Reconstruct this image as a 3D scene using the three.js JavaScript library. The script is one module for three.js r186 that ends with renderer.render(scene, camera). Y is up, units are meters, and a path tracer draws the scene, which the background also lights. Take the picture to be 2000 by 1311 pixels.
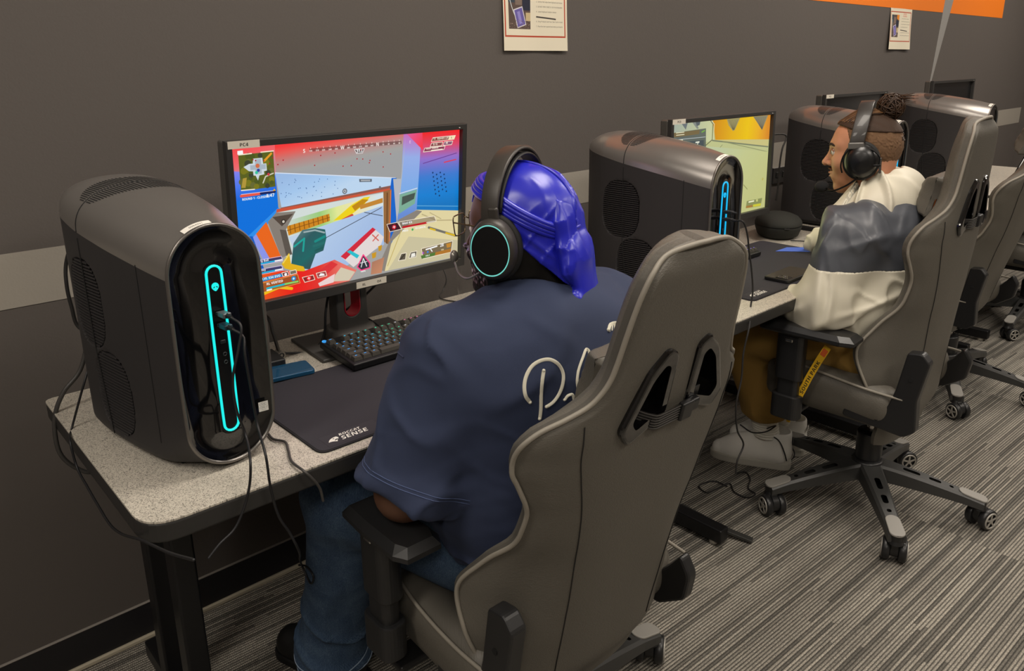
import * as THREE from 'three';
import { RoundedBoxGeometry } from 'three/addons/geometries/RoundedBoxGeometry.js';
import { mergeGeometries, mergeVertices, toCreasedNormals } from 'three/addons/utils/BufferGeometryUtils.js';
import { RectAreaLightUniformsLib } from 'three/addons/lights/RectAreaLightUniformsLib.js';
import { Brush, Evaluator, SUBTRACTION } from 'three-bvh-csg';
RectAreaLightUniformsLib.init();

// ---------------------------------------------------------------- camera, light, exposure
const scene = new THREE.Scene();
scene.background = new THREE.Color(0x000000);
const F = 1508.8, CX = 1000, CY = 557.4;                 // focal length and optical centre, in pixels of the 2000 x 1311 frame
const FULL = 2 * (1311 - CY);
const camera = new THREE.PerspectiveCamera(2 * Math.atan((FULL / 2) / F) * 180 / Math.PI, 2000 / 1311, 0.05, 40);
const camPos = new THREE.Vector3(0, 1.4008, 1.8525);
{
  const yaw = 0.8283, pit = 0.2805, rol = -0.0095;
  const f = new THREE.Vector3(Math.cos(pit) * Math.cos(yaw), -Math.sin(pit), -Math.cos(pit) * Math.sin(yaw));
  const r0 = new THREE.Vector3().crossVectors(f, new THREE.Vector3(0, 1, 0)).normalize();
  const u0 = new THREE.Vector3().crossVectors(r0, f);
  const c = Math.cos(rol), s = Math.sin(rol);
  const r = r0.clone().multiplyScalar(c).addScaledVector(u0, s);
  const u = u0.clone().multiplyScalar(c).addScaledVector(r0, -s);
  camera.position.copy(camPos);
  camera.quaternion.setFromRotationMatrix(new THREE.Matrix4().makeBasis(r, u, f.clone().negate()));
  camera.setViewOffset(2000, FULL, 0, FULL / 2 - CY, 2000, 1311);
  camera.updateMatrixWorld(true);
}
const renderer = new THREE.WebGLRenderer({ antialias: true });
renderer.toneMapping = THREE.LinearToneMapping;
renderer.toneMappingExposure = 1.0;
renderer.shadowMap.enabled = true;

const ROOM = { x0: -1.9, x1: 7.12, z1: 5.2, h: 2.75 };
// the ceiling troffers: [x, z]
const TROFFERS = [[-1.0, 1.1], [1.4, 1.1], [3.8, 1.1], [6.2, 1.1], [-1.0, 2.9], [1.4, 2.9], [3.8, 2.9], [6.2, 2.9]];
const LAMP = 0xfff5e8, LAMP_I = 12.8;
for (const [x, z] of TROFFERS) {
  const l = new THREE.RectAreaLight(LAMP, LAMP_I, 1.14, 0.54);
  l.position.set(x, ROOM.h - 0.035, z); l.lookAt(x, 0, z); l.castShadow = true;
  scene.add(l);
}
// ---------------------------------------------------------------- helpers
const V3 = (x, y, z) => new THREE.Vector3(x, y, z);
let seed = 7;
function rnd() { seed = (seed * 1664525 + 1013904223) >>> 0; return seed / 4294967296; }
const lerp = (a, b, t) => a + (b - a) * t, clamp = (x, a, b) => Math.min(b, Math.max(a, x));
const smooth = (a, b, x) => { const t = clamp((x - a) / (b - a), 0, 1); return t * t * (3 - 2 * t); };
function table(rows, x) {                                   // smooth interpolation of [x, y] rows
  if (x <= rows[0][0]) return rows[0][1];
  const n = rows.length; if (x >= rows[n - 1][0]) return rows[n - 1][1];
  let i = 0; while (rows[i + 1][0] < x) i++;
  const [x0, y0] = rows[i], [x1, y1] = rows[i + 1], t = (x - x0) / (x1 - x0);
  const m = (k) => { if (k <= 0 || k >= n - 1) return k <= 0 ? (rows[1][1] - rows[0][1]) / (rows[1][0] - rows[0][0]) : (rows[n - 1][1] - rows[n - 2][1]) / (rows[n - 1][0] - rows[n - 2][0]);
    const a = (rows[k][1] - rows[k - 1][1]) / (rows[k][0] - rows[k - 1][0]), b = (rows[k + 1][1] - rows[k][1]) / (rows[k + 1][0] - rows[k][0]); return a * b <= 0 ? 0 : 2 * a * b / (a + b); };
  const h = x1 - x0, m0 = m(i) * h, m1 = m(i + 1) * h;
  return (2 * t ** 3 - 3 * t * t + 1) * y0 + (t ** 3 - 2 * t * t + t) * m0 + (-2 * t ** 3 + 3 * t * t) * y1 + (t ** 3 - t * t) * m1;
}
const used = new Map();
function numbered(n) { const k = used.get(n) || 0; used.set(n, k + 1); return k ? n + '_' + String(k).padStart(3, '0') : n; }
function mesh(name, geo, mat, parent) {
  const m = new THREE.Mesh(geo, mat); m.castShadow = m.receiveShadow = true;
  m.name = parent ? name : numbered(name); (parent || scene).add(m); return m;
}
function tag(o, label, category, group) { o.userData.label = label; o.userData.category = category; if (group) o.userData.group = group; return o; }
function thing(name, label, category, p = [0, 0, 0], turn = 0, group) {
  const g = new THREE.Group(); g.name = numbered(name); scene.add(g); g.position.set(...p); g.rotation.y = turn; return tag(g, label, category, group);
}
function struct(name, geo, mat) { const m = mesh(name, geo, mat); m.userData.kind = 'structure'; return m; }
function dup(root, p, turn, label, group) {
  const r = root.clone(); r.name = numbered(root.name.replace(/_\d{3}$/, '')); scene.add(r); r.position.set(...p); r.rotation.y = turn;
  if (label) r.userData.label = label; if (group) r.userData.group = group; return r;
}
const M = (hex, rough = 0.6, o = {}) => new THREE.MeshStandardMaterial({ color: hex, roughness: rough, ...o });
const P = (hex, rough = 0.6, o = {}) => new THREE.MeshPhysicalMaterial({ color: hex, roughness: rough, ...o });
const box = (w, h, d, x = 0, y = 0, z = 0) => new THREE.BoxGeometry(w, h, d).translate(x, y, z);
const rbox = (w, h, d, r = 0.004, x = 0, y = 0, z = 0, seg = 2) => new RoundedBoxGeometry(w, h, d, seg, Math.min(r, w / 2, h / 2, d / 2) * 0.999).translate(x, y, z);
const cyl = (r0, r1, h, x = 0, y = 0, z = 0, n = 24) => new THREE.CylinderGeometry(r1, r0, h, n).translate(x, y, z);
function clean(g) { const o = g.index ? g.toNonIndexed() : g.clone(); for (const k of Object.keys(o.attributes)) if (!['position', 'normal', 'uv'].includes(k)) o.deleteAttribute(k); if (!o.attributes.uv) o.setAttribute('uv', new THREE.Float32BufferAttribute(new Float32Array(o.attributes.position.count * 2), 2)); return o; }
const merge = (list) => mergeGeometries(list.map(clean));
const curve = (pts, closed = false, type = 'centripetal') => new THREE.CatmullRomCurve3(pts.map((p) => Array.isArray(p) ? V3(...p) : p), closed, type);
function tube(pts, r, n = 0, closed = false, radial = 8) { const c = curve(pts, closed); return new THREE.TubeGeometry(c, n || Math.max(8, pts.length * 8), r, radial, closed); }
function capTube(pts, r, n = 0, radial = 8) {               // a tube with round ends
  const g = tube(pts, r, n, false, radial), a = pts[0], b = pts[pts.length - 1];
  const s = (p) => new THREE.SphereGeometry(r, radial, 6).translate(...(Array.isArray(p) ? p : [p.x, p.y, p.z]));
  return merge([g, s(a), s(b)]);
}
function shape(pts, hole) { const s = new THREE.Shape(pts.map((p) => new THREE.Vector2(...p))); if (hole) s.holes.push(new THREE.Path(hole.map((p) => new THREE.Vector2(...p)))); return s; }
function extrude(s, depth, bevel = 0, seg = 2, steps = 1) {
  return new THREE.ExtrudeGeometry(s, { depth: Math.max(1e-4, depth - 2 * bevel), bevelEnabled: bevel > 0, bevelSize: bevel, bevelThickness: bevel, bevelOffset: -bevel, bevelSegments: seg, curveSegments: 12, steps }).translate(0, 0, bevel);
}
function roundPoly(pts, r, seg = 5) {                        // corners of a polygon rounded; r may be an array
  const out = [], n = pts.length;
  for (let i = 0; i < n; i++) {
    const p = pts[i], a = pts[(i + n - 1) % n], b = pts[(i + 1) % n], ri = Array.isArray(r) ? r[i] : r;
    const da = Math.hypot(a[0] - p[0], a[1] - p[1]), db = Math.hypot(b[0] - p[0], b[1] - p[1]), k = Math.min(ri, da * 0.49, db * 0.49);
    const s = [p[0] + (a[0] - p[0]) / da * k, p[1] + (a[1] - p[1]) / da * k], e = [p[0] + (b[0] - p[0]) / db * k, p[1] + (b[1] - p[1]) / db * k];
    for (let j = 0; j <= seg; j++) { const t = j / seg, u = 1 - t; out.push([u * u * s[0] + 2 * u * t * p[0] + t * t * e[0], u * u * s[1] + 2 * u * t * p[1] + t * t * e[1]]); }
  }
  return out;
}
function rowsGeo(rows, closed = true, caps = false) {        // a skin over rows of points (all rows of one length)
  const n = rows[0].length, pos = [], uv = [], idx = [], c = closed ? n : n - 1;
  let vLen = 0;
  rows.forEach((r, i) => { if (i) vLen += r[0].distanceTo(rows[i - 1][0]); let u = 0; r.forEach((p, j) => { if (j) u += p.distanceTo(r[j - 1]); pos.push(p.x, p.y, p.z); uv.push(u, vLen); }); });
  for (let i = 0; i < rows.length - 1; i++) for (let j = 0; j < c; j++) { const a = i * n + j, b = i * n + (j + 1) % n, d = a + n, e = b + n; idx.push(a, b, e, a, e, d); }
  if (caps) for (const [i, flip] of [[0, 1], [rows.length - 1, 0]]) {
    const m = V3(0, 0, 0); rows[i].forEach((p) => m.add(p)); m.multiplyScalar(1 / n); const k = pos.length / 3; pos.push(m.x, m.y, m.z); uv.push(0, 0);
    for (let j = 0; j < n; j++) { const a = i * n + j, b = i * n + (j + 1) % n; flip ? idx.push(k, b, a) : idx.push(k, a, b); }
  }
  const g = new THREE.BufferGeometry(); g.setAttribute('position', new THREE.Float32BufferAttribute(pos, 3)); g.setAttribute('uv', new THREE.Float32BufferAttribute(uv, 2)); g.setIndex(idx); g.computeVertexNormals(); return g;
}
// smooth value noise
const perm = []; for (let i = 0; i < 4096; i++) perm.push(rnd() * 2 - 1);
const hsh = (x, y, z) => perm[((x * 73856093) ^ (y * 19349663) ^ (z * 83492791)) & 4095];
function noise(x, y, z) {
  const i = Math.floor(x), j = Math.floor(y), k = Math.floor(z), a = x - i, b = y - j, c = z - k;
  const u = a * a * (3 - 2 * a), v = b * b * (3 - 2 * b), w = c * c * (3 - 2 * c);
  return lerp(lerp(lerp(hsh(i, j, k), hsh(i + 1, j, k), u), lerp(hsh(i, j + 1, k), hsh(i + 1, j + 1, k), u), v), lerp(lerp(hsh(i, j, k + 1), hsh(i + 1, j, k + 1), u), lerp(hsh(i, j + 1, k + 1), hsh(i + 1, j + 1, k + 1), u), v), w);
}
const fbm = (x, y, z, o = 3) => { let s = 0, a = 0.5; for (let i = 0; i < o; i++) { s += a * noise(x, y, z); x *= 2.03; y *= 2.03; z *= 2.03; a *= 0.5; } return s; };
// implicit surfaces
const smin = (a, b, k) => { const h = Math.max(k - Math.abs(a - b), 0) / k; return Math.min(a, b) - h * h * k * 0.25; };
const smax = (a, b, k) => -smin(-a, -b, k);
function cone(px, py, pz, a, b, ra, rb) {                    // tapered capsule
  const bx = b[0] - a[0], by = b[1] - a[1], bz = b[2] - a[2], dx = px - a[0], dy = py - a[1], dz = pz - a[2];
  const t = clamp((dx * bx + dy * by + dz * bz) / (bx * bx + by * by + bz * bz), 0, 1);
  return Math.hypot(dx - bx * t, dy - by * t, dz - bz * t) - lerp(ra, rb, t);
}
function ell(px, py, pz, c, r) { const x = (px - c[0]) / r[0], y = (py - c[1]) / r[1], z = (pz - c[2]) / r[2], k0 = Math.hypot(x, y, z), k1 = Math.hypot(x / r[0], y / r[1], z / r[2]); return k1 < 1e-9 ? -Math.min(...r) : k0 * (k0 - 1) / k1; }
function sdfMesh(f, lo, hi, h, uvs = 1) {
  const nx = Math.ceil((hi[0] - lo[0]) / h) + 1, ny = Math.ceil((hi[1] - lo[1]) / h) + 1, nz = Math.ceil((hi[2] - lo[2]) / h) + 1;
  const g = new Float32Array(nx * ny * nz); let q = 0;
  for (let k = 0; k < nz; k++) for (let j = 0; j < ny; j++) for (let i = 0; i < nx; i++) g[q++] = f(lo[0] + i * h, lo[1] + j * h, lo[2] + k * h);
  const id = new Int32Array(nx * ny * nz).fill(-1), pos = [], at = (i, j, k) => i + nx * (j + ny * k);
  const E = [[0, 0, 0, 1, 0, 0], [0, 1, 0, 1, 1, 0], [0, 0, 1, 1, 0, 1], [0, 1, 1, 1, 1, 1], [0, 0, 0, 0, 1, 0], [1, 0, 0, 1, 1, 0], [0, 0, 1, 0, 1, 1], [1, 0, 1, 1, 1, 1], [0, 0, 0, 0, 0, 1], [1, 0, 0, 1, 0, 1], [0, 1, 0, 0, 1, 1], [1, 1, 0, 1, 1, 1]];
  for (let k = 0; k < nz - 1; k++) for (let j = 0; j < ny - 1; j++) for (let i = 0; i < nx - 1; i++) {
    let c = 0; for (let m = 0; m < 8; m++) if (g[at(i + (m & 1), j + ((m >> 1) & 1), k + (m >> 2))] < 0) c++;
    if (!c || c === 8) continue;
    let n = 0, x = 0, y = 0, z = 0;
    for (const e of E) { const a = g[at(i + e[0], j + e[1], k + e[2])], b = g[at(i + e[3], j + e[4], k + e[5])]; if ((a < 0) === (b < 0)) continue; const t = a / (a - b); x += e[0] + (e[3] - e[0]) * t; y += e[1] + (e[4] - e[1]) * t; z += e[2] + (e[5] - e[2]) * t; n++; }
    id[at(i, j, k)] = pos.length / 3; pos.push(lo[0] + (i + x / n) * h, lo[1] + (j + y / n) * h, lo[2] + (k + z / n) * h);
  }
  const idx = [];
  for (let k = 1; k < nz - 1; k++) for (let j = 1; j < ny - 1; j++) for (let i = 1; i < nx - 1; i++) {
    const a = g[at(i, j, k)] < 0;
    const quad = (p, q2, r, s, fl) => { p = id[p]; q2 = id[q2]; r = id[r]; s = id[s]; if (p < 0 || q2 < 0 || r < 0 || s < 0) return; fl ? idx.push(p, q2, r, p, r, s) : idx.push(p, r, q2, p, s, r); };
    if (a !== g[at(i + 1, j, k)] < 0) quad(at(i, j - 1, k - 1), at(i, j, k - 1), at(i, j, k), at(i, j - 1, k), a);
    if (a !== g[at(i, j + 1, k)] < 0) quad(at(i - 1, j, k - 1), at(i - 1, j, k), at(i, j, k), at(i, j, k - 1), a);
    if (a !== g[at(i, j, k + 1)] < 0) quad(at(i - 1, j - 1, k), at(i, j - 1, k), at(i, j, k), at(i - 1, j, k), a);
  }
  const nor = new Float32Array(pos.length), uv = [], e = h * 0.35;
  for (let v = 0; v < pos.length; v += 3) {
    let x = pos[v], y = pos[v + 1], z = pos[v + 2], gx, gy, gz, l;
    for (let it = 0; it < 2; it++) {
      const d = f(x, y, z); gx = f(x + e, y, z) - d; gy = f(x, y + e, z) - d; gz = f(x, y, z + e) - d; l = Math.hypot(gx, gy, gz) || 1;
      if (it === 0) { const st = clamp(d * e / l, -0.6 * h, 0.6 * h); x -= st * gx / l; y -= st * gy / l; z -= st * gz / l; }
    }
    pos[v] = x; pos[v + 1] = y; pos[v + 2] = z; nor[v] = gx / l; nor[v + 1] = gy / l; nor[v + 2] = gz / l; uv.push((x + z * 0.8) * uvs, (y + (z - x) * 0.25) * uvs);
  }
  const o = new THREE.BufferGeometry(); o.setAttribute('position', new THREE.Float32BufferAttribute(pos, 3)); o.setAttribute('normal', new THREE.Float32BufferAttribute(nor, 3)); o.setAttribute('uv', new THREE.Float32BufferAttribute(uv, 2)); o.setIndex(idx); return o;
}
// pixel to point on a known plane (pixels of the 2000 x 1311 photograph)
const camM = camera.matrixWorld.elements;
function pix(px, py, axis, val) {
  const a = (px - CX) / F, b = -(py - CY) / F, d = [0, 1, 2].map((i) => camM[i] * a + camM[4 + i] * b - camM[8 + i]);
  const o = [camPos.x, camPos.y, camPos.z], k = 'xyz'.indexOf(axis), t = (val - o[k]) / d[k]; return [o[0] + d[0] * t, o[1] + d[1] * t, o[2] + d[2] * t];
}
function texData(w, h, fn, srgb = true) {
  const d = new Uint8Array(w * h * 4); let q = 0;
  for (let y = 0; y < h; y++) for (let x = 0; x < w; x++) { const c = fn(x, y); if (typeof c === 'number') { d[q++] = d[q++] = d[q++] = clamp(c, 0, 255); } else { d[q++] = clamp(c[0], 0, 255); d[q++] = clamp(c[1], 0, 255); d[q++] = clamp(c[2], 0, 255); } d[q++] = 255; }
  const t = new THREE.DataTexture(d, w, h); t.wrapS = t.wrapT = THREE.RepeatWrapping; t.magFilter = THREE.LinearFilter; t.minFilter = THREE.LinearMipmapLinearFilter; t.generateMipmaps = true; if (srgb) t.colorSpace = THREE.SRGBColorSpace; t.needsUpdate = true; return t;
}
function canvasTex(w, h, draw) {
  const c = document.createElement('canvas'); c.width = w; c.height = h; const g = c.getContext('2d'); draw(g, w, h);
  const t = new THREE.CanvasTexture(c); t.colorSpace = THREE.SRGBColorSpace; return t;
}
const rep = (t, x, y) => { const c = t.clone(); c.repeat.set(x, y); c.needsUpdate = true; return c; };
// ---------------------------------------------------------------- the room
const wallBump = texData(256, 256, (x, y) => 128 + 60 * fbm(x / 9, y / 9, 3.3, 3) + 30 * noise(x / 3, y / 3, 9.1), false);
const wallMat = M(0x58524e, 0.72, { bumpMap: wallBump, bumpScale: 0.0006 });
const planeUV = (g, sx, sy) => { const p = g.attributes.position, n = g.attributes.normal, uv = []; for (let i = 0; i < p.count; i++) { const ax = Math.abs(n.getX(i)), ay = Math.abs(n.getY(i)); uv.push((ax > 0.5 ? p.getZ(i) : p.getX(i)) * sx, (ay > 0.5 ? p.getZ(i) : p.getY(i)) * sy); } g.setAttribute('uv', new THREE.Float32BufferAttribute(uv, 2)); return g; };
const RW = ROOM.x1 - ROOM.x0, RX = (ROOM.x0 + ROOM.x1) / 2;
const wallBack = struct('wall_back', planeUV(box(RW + 0.3, ROOM.h, 0.12, RX, ROOM.h / 2, -0.06), 4, 4), wallMat);
struct('wall_right', planeUV(box(0.12, ROOM.h, ROOM.z1, ROOM.x1 + 0.06, ROOM.h / 2, ROOM.z1 / 2), 4, 4), wallMat);
struct('wall_left', planeUV(box(0.12, ROOM.h, ROOM.z1, ROOM.x0 - 0.06, ROOM.h / 2, ROOM.z1 / 2), 4, 4), wallMat);
struct('wall_front', planeUV(box(RW + 0.3, ROOM.h, 0.12, RX, ROOM.h / 2, ROOM.z1 + 0.06), 4, 4), M(0x8f8a83, 0.8, { bumpMap: wallBump, bumpScale: 0.0006 }));
const ceil = struct('ceiling', planeUV(box(RW + 0.3, 0.1, ROOM.z1 + 0.3, RX, ROOM.h + 0.05, ROOM.z1 / 2), 4, 4), M(0xd9d5cd, 0.9));
// painted bands on the back wall
const paint = (name, g, hex) => mesh(name, planeUV(g, 4, 4), M(hex, 0.68, { bumpMap: wallBump, bumpScale: 0.0006 }), wallBack);
paint('painted_stripe', box(RW, 0.1165, 0.0012, RX, 0.9725, 0.0006), 0x9a948a).userData.label = 'grey painted stripe';
paint('painted_band', box(5.1, 0.42, 0.0012, 3.78, 1.877, 0.0006), 0xf07c05).userData.label = 'orange painted band';
paint('painted_wedge', extrude(shape([[5.158, 1.175], [5.50, 2.087], [5.285, 2.087]]), 0.0016), 0x8f8d8a).userData.label = 'slanted grey painted wedge';
// carpet: ribs along the wall, tones changing from rib to rib and from tile to tile
const CT = 1024, RIBS = 148, CM = 1.22;
const ribTone = []; for (let i = 0; i < RIBS * 4; i++) { const r = rnd(); ribTone.push(r < 0.2 ? 0.1 + rnd() * 0.25 : r < 0.4 ? 0.5 + rnd() * 0.2 : 0.78 + rnd() * 0.22); }
const ribBreak = []; for (let i = 0; i < RIBS; i++) ribBreak.push(rnd());
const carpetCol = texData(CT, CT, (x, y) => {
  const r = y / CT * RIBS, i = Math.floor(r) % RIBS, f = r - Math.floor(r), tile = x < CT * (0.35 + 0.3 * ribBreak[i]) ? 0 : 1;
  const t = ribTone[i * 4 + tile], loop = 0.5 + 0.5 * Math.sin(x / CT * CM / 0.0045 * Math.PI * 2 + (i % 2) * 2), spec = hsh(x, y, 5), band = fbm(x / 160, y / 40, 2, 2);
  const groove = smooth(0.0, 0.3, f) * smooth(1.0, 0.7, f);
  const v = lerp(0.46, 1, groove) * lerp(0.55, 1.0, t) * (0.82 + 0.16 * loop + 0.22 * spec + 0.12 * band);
  return [184 * v, 177 * v, 164 * v];
});
const carpetBump = texData(CT, CT, (x, y) => { const r = y / CT * RIBS, i = Math.floor(r), f = r - i; return 250 * Math.sin(Math.PI * f) ** 0.7 * (0.75 + 0.25 * Math.sin(x / CT * CM / 0.0045 * Math.PI * 2 + (i % 2) * 2)); }, false);
const floorGeo = box(RW + 0.3, 0.1, ROOM.z1 + 0.3, RX, -0.05, ROOM.z1 / 2);
{ const p = floorGeo.attributes.position, uv = [], a = 0.045; for (let i = 0; i < p.count; i++) { const x = p.getX(i), z = p.getZ(i); uv.push((x * Math.cos(a) + z * Math.sin(a)) / CM, (z * Math.cos(a) - x * Math.sin(a)) / CM); } floorGeo.setAttribute('uv', new THREE.Float32BufferAttribute(uv, 2)); }
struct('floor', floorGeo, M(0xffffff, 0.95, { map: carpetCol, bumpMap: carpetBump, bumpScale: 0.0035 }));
const vinyl = M(0x1d1c1f, 0.45);
struct('baseboard_back', merge([rbox(RW, 0.088, 0.007, 0.002, RX, 0.056, 0.0035)]), vinyl);
struct('baseboard_right', rbox(0.007, 0.1, ROOM.z1, 0.002, ROOM.x1 - 0.0035, 0.05, ROOM.z1 / 2), vinyl);
struct('trim_1', rbox(RW, 0.012, 0.014, 0.003, RX, 0.006, 0.007), M(0xb3aa96, 0.6));
struct('trim_2', rbox(RW, 0.003, 0.008, 0.0012, RX, 0.1005, 0.004), M(0x8d8780, 0.5));
// ceiling troffers
{
  const frame = M(0xe8e6e0, 0.5), glow = M(0xffffff, 0.8, { emissive: LAMP, emissiveIntensity: 1.6 });
  TROFFERS.forEach(([x, z], i) => {
    const t = thing('ceiling_light', 'flat white rectangular ceiling light panel', 'ceiling light', [x, ROOM.h, z], 0, 'ceiling light panels');
    const o = [[-0.6, -0.3], [0.6, -0.3], [0.6, 0.3], [-0.6, 0.3]], n = o.map(([a, b]) => [a * 0.95, b * 0.9]);
    mesh('frame', extrude(shape(o, n), 0.02, 0.002).rotateX(Math.PI / 2).translate(0, 0, 0), frame, t);
    mesh('diffuser', box(1.13, 0.006, 0.53, 0, -0.012, 0), glow, t);
  });
}
// ---------------------------------------------------------------- desks
const DH = 0.74;
const lamTex = texData(512, 512, (x, y) => { const a = hsh(x, y, 1), b = hsh(x >> 1, y >> 1, 2), c = fbm(x / 30, y / 30, 1, 2); let v = 196 + 8 * c; if (a > 0.55) v -= 44 * (a - 0.2); if (b > 0.62) v -= 60; if (a < -0.8) v += 26; return [v, v * 0.965, v * 0.90]; });
const lamMat = M(0xffffff, 0.42, { map: lamTex });
const edgeMat = M(0x2b2a29, 0.45), legMat = M(0x141416, 0.4, { metalness: 0.2 });
function makeDesk(w, d, label, group, pos, turn = 0) {
  const t = thing('computer_desk', label, 'desk', pos, turn, group), H = pos[3] || DH;
  const o = roundPoly([[0, 0], [w, 0], [w, -d], [0, -d]], [0.055, 0.055, 0.02, 0.02], 6);       // shape x, y = -z
  const top = extrude(shape(o.map(([a, b]) => [a, b])), 0.004, 0.0008).rotateX(-Math.PI / 2); // y up
  const flip = (g) => g;                                                                          // -y of the shape becomes +z
  const oo = roundPoly([[0, 0], [w, 0], [w, d], [0, d]].map(([a, b]) => [a, -b]), [0.02, 0.02, 0.06, 0.06], 7);
  const lam = extrude(shape(oo.slice().reverse()), 0.004, 0.0006).rotateX(-Math.PI / 2).translate(0, H - 0.004, 0);
  { const p = lam.attributes.position, uv = []; for (let i = 0; i < p.count; i++) uv.push(p.getX(i) * 2.6, p.getZ(i) * 2.6); lam.setAttribute('uv', new THREE.Float32BufferAttribute(uv, 2)); }
  mesh('desktop', lam, lamMat, t).userData.label = 'speckled beige laminate top';
  mesh('edge_band', extrude(shape(oo.slice().reverse()), 0.0335, 0.004, 3).rotateX(-Math.PI / 2).translate(0, H - 0.0375, 0), edgeMat, t);
  for (const x of [0.135, w - 0.135]) {
    const leg = mesh('leg', merge([rbox(0.045, H - 0.08, 0.05, 0.006, x, (H - 0.08) / 2 + 0.035, 0.12), rbox(0.045, H - 0.08, 0.05, 0.006, x, (H - 0.08) / 2 + 0.035, 0.30), rbox(0.04, 0.03, 0.55, 0.004, x, H - 0.053, 0.31)]), legMat, t);
    mesh('foot', rbox(0.042, 0.045, 0.62, 0.005, x, 0.037, 0.285), legMat, t);
    for (const z of [0.0, 0.56]) mesh('leveller', cyl(0.014, 0.014, 0.014, x, 0.0075, z, 14), M(0xb9b4aa, 0.4), t);
  }
  return t;
}
const deskGroup = 'computer desks along the wall';
makeDesk(1.24, 0.633, 'speckled beige desk with the tower on its open end and no desk beyond it', deskGroup, [0.28, 0, 0.112], -0.012);
const desk2 = makeDesk(1.25, 0.632, 'speckled beige desk at which the person in the windbreaker sits', deskGroup, [1.685, 0, 0.202]);
makeDesk(1.20, 0.632, 'speckled beige desk beyond the person in the windbreaker', deskGroup, [2.965, 0, 0.16, 0.757]);
makeDesk(1.20, 0.632, 'speckled beige desk at the far end of the row', deskGroup, [4.19, 0, 0.16, 0.768]);
// a flat folding stay lying beside the foot of the second desk
{
  const t = thing('folding_stay', 'flat grey metal stay with a pivot on the carpet by a desk foot', 'bracket', [0, 0, 0]);
  const a = [1.868, 0.03, 0.60], b = [1.866, 0.024, 0.752], c = [1.9, 0.008, 0.845], m = M(0x4a4a48, 0.4, { metalness: 0.5 });
  const bar = (p, q, w0) => { const g = extrude(shape(roundPoly([[-w0, -0.005], [w0, -0.002], [w0, 0.002], [-w0, 0.005]], 0.0015)), V3(...p).distanceTo(V3(...q))); g.applyMatrix4(new THREE.Matrix4().lookAt(V3(...q), V3(...p), V3(0, 1, 0))); return g.translate(...p); };
  mesh('arm', bar(a, b, 0.016), m, t); mesh('lever', bar(b, c, 0.013), m, t);
  mesh('pivot', cyl(0.009, 0.009, 0.02, b[0], b[1], b[2], 14), M(0x8a8883, 0.3, { metalness: 0.8 }), t);
}
// ---------------------------------------------------------------- desktop towers
const shellMat = P(0x8f8b87, 0.3, { metalness: 0.65, clearcoat: 0.15, clearcoatRoughness: 0.4 });
const sideMat = M(0x2c2a2b, 0.62), ventDark = M(0x0c0c0d, 0.8), glossBlack = P(0x050507, 0.1, { clearcoat: 1, clearcoatRoughness: 0.03 }), rimMat = M(0x77736f, 0.3, { metalness: 0.7 });
const PCW = [[0, 0.0775], [0.04, 0.086], [0.1, 0.096], [0.18, 0.105], [0.27, 0.109], [0.33, 0.106], [0.375, 0.094], [0.405, 0.076], [0.42, 0.062]];
const PCS = [[0, 0.342], [0.1, 0.362], [0.2, 0.38], [0.26, 0.39], [0.34, 0.405], [0.42, 0.418]];     // height of the seam between side and top shell
const PCT = [[0, 0.4195], [0.08, 0.437], [0.18, 0.453], [0.28, 0.465], [0.35, 0.468], [0.39, 0.462], [0.42, 0.448]];
const pcSide = (t, y) => table(PCW, t) - 0.004 * Math.max(0, (0.12 - y) / 0.12) ** 2;
const VENTS = [[0.268, 0.262, 0.062, 0.078], [0.21, 0.105, 0.062, 0.075]];
const hexV = ([ct, cy, rt, ry], t, y) => (Math.abs(t - ct) / rt) ** 2.6 + (Math.abs(y - cy) / ry) ** 2.6;
const recess = (t, y) => { let d = 0; for (const v of VENTS) d = Math.max(d, smooth(1.12, 0.98, hexV(v, t, y))); return 0.007 * d; };
function pcSection(t, part, n = 22) {                        // local: x across, y up, z = -t (front at z = 0)
  const w = table(PCW, t), s = table(PCS, t), h = table(PCT, t), y0 = 0.006, rb = lerp(0.0775, 0.022, smooth(0, 0.09, t)), out = [];
  if (part === 'shell') { for (let i = 0; i <= n; i++) { const a = Math.PI * i / n, e = lerp(1, 0.86, smooth(0, 0.15, t)), c = Math.cos(a), q = Math.sin(a); out.push(V3(Math.sign(c) * w * Math.abs(c) ** e, s + (h - s) * q ** e, -t)); } return out; }
  for (let k = 0; k < 2; k++) {
    const sg = k ? 1 : -1, half = [];
    for (let i = 0; i <= 90; i++) { const y = lerp(s, y0 + rb, i / 90); half.push([w - recess(t, y), y]); }
    for (let i = 1; i <= 8; i++) { const a = Math.PI / 2 * i / 8; half.push([w - rb + rb * Math.cos(a), y0 + rb - rb * Math.sin(a)]); }
    if (rb < w - 1e-4) half.push([0.0, y0]);
    else half.push([0, y0]);
    if (!k) half.forEach(([x, y]) => out.push(V3(sg * x, y, -t))); else half.slice(0, -1).reverse().forEach(([x, y]) => out.push(V3(sg * x, y, -t)));
  }
  return out;
}
function stadium(hw, y0, y1, n = 20) { const o = []; for (let i = 0; i <= n; i++) { const a = Math.PI * i / n; o.push([hw * Math.cos(a), y1 - hw + hw * Math.sin(a)]); } for (let i = 0; i <= n; i++) { const a = Math.PI + Math.PI * i / n; o.push([hw * Math.cos(a), y0 + hw + hw * Math.sin(a)]); } return o; }
const emblemEyes = (() => { const e = []; for (const s of [-1, 1]) e.push(new THREE.CircleGeometry(1, 16).scale(0.0008, 0.0018, 1).rotateZ(s * 0.95).translate(s * 0.0024, -0.0014, 0.0003)); return merge(e); })();
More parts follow.
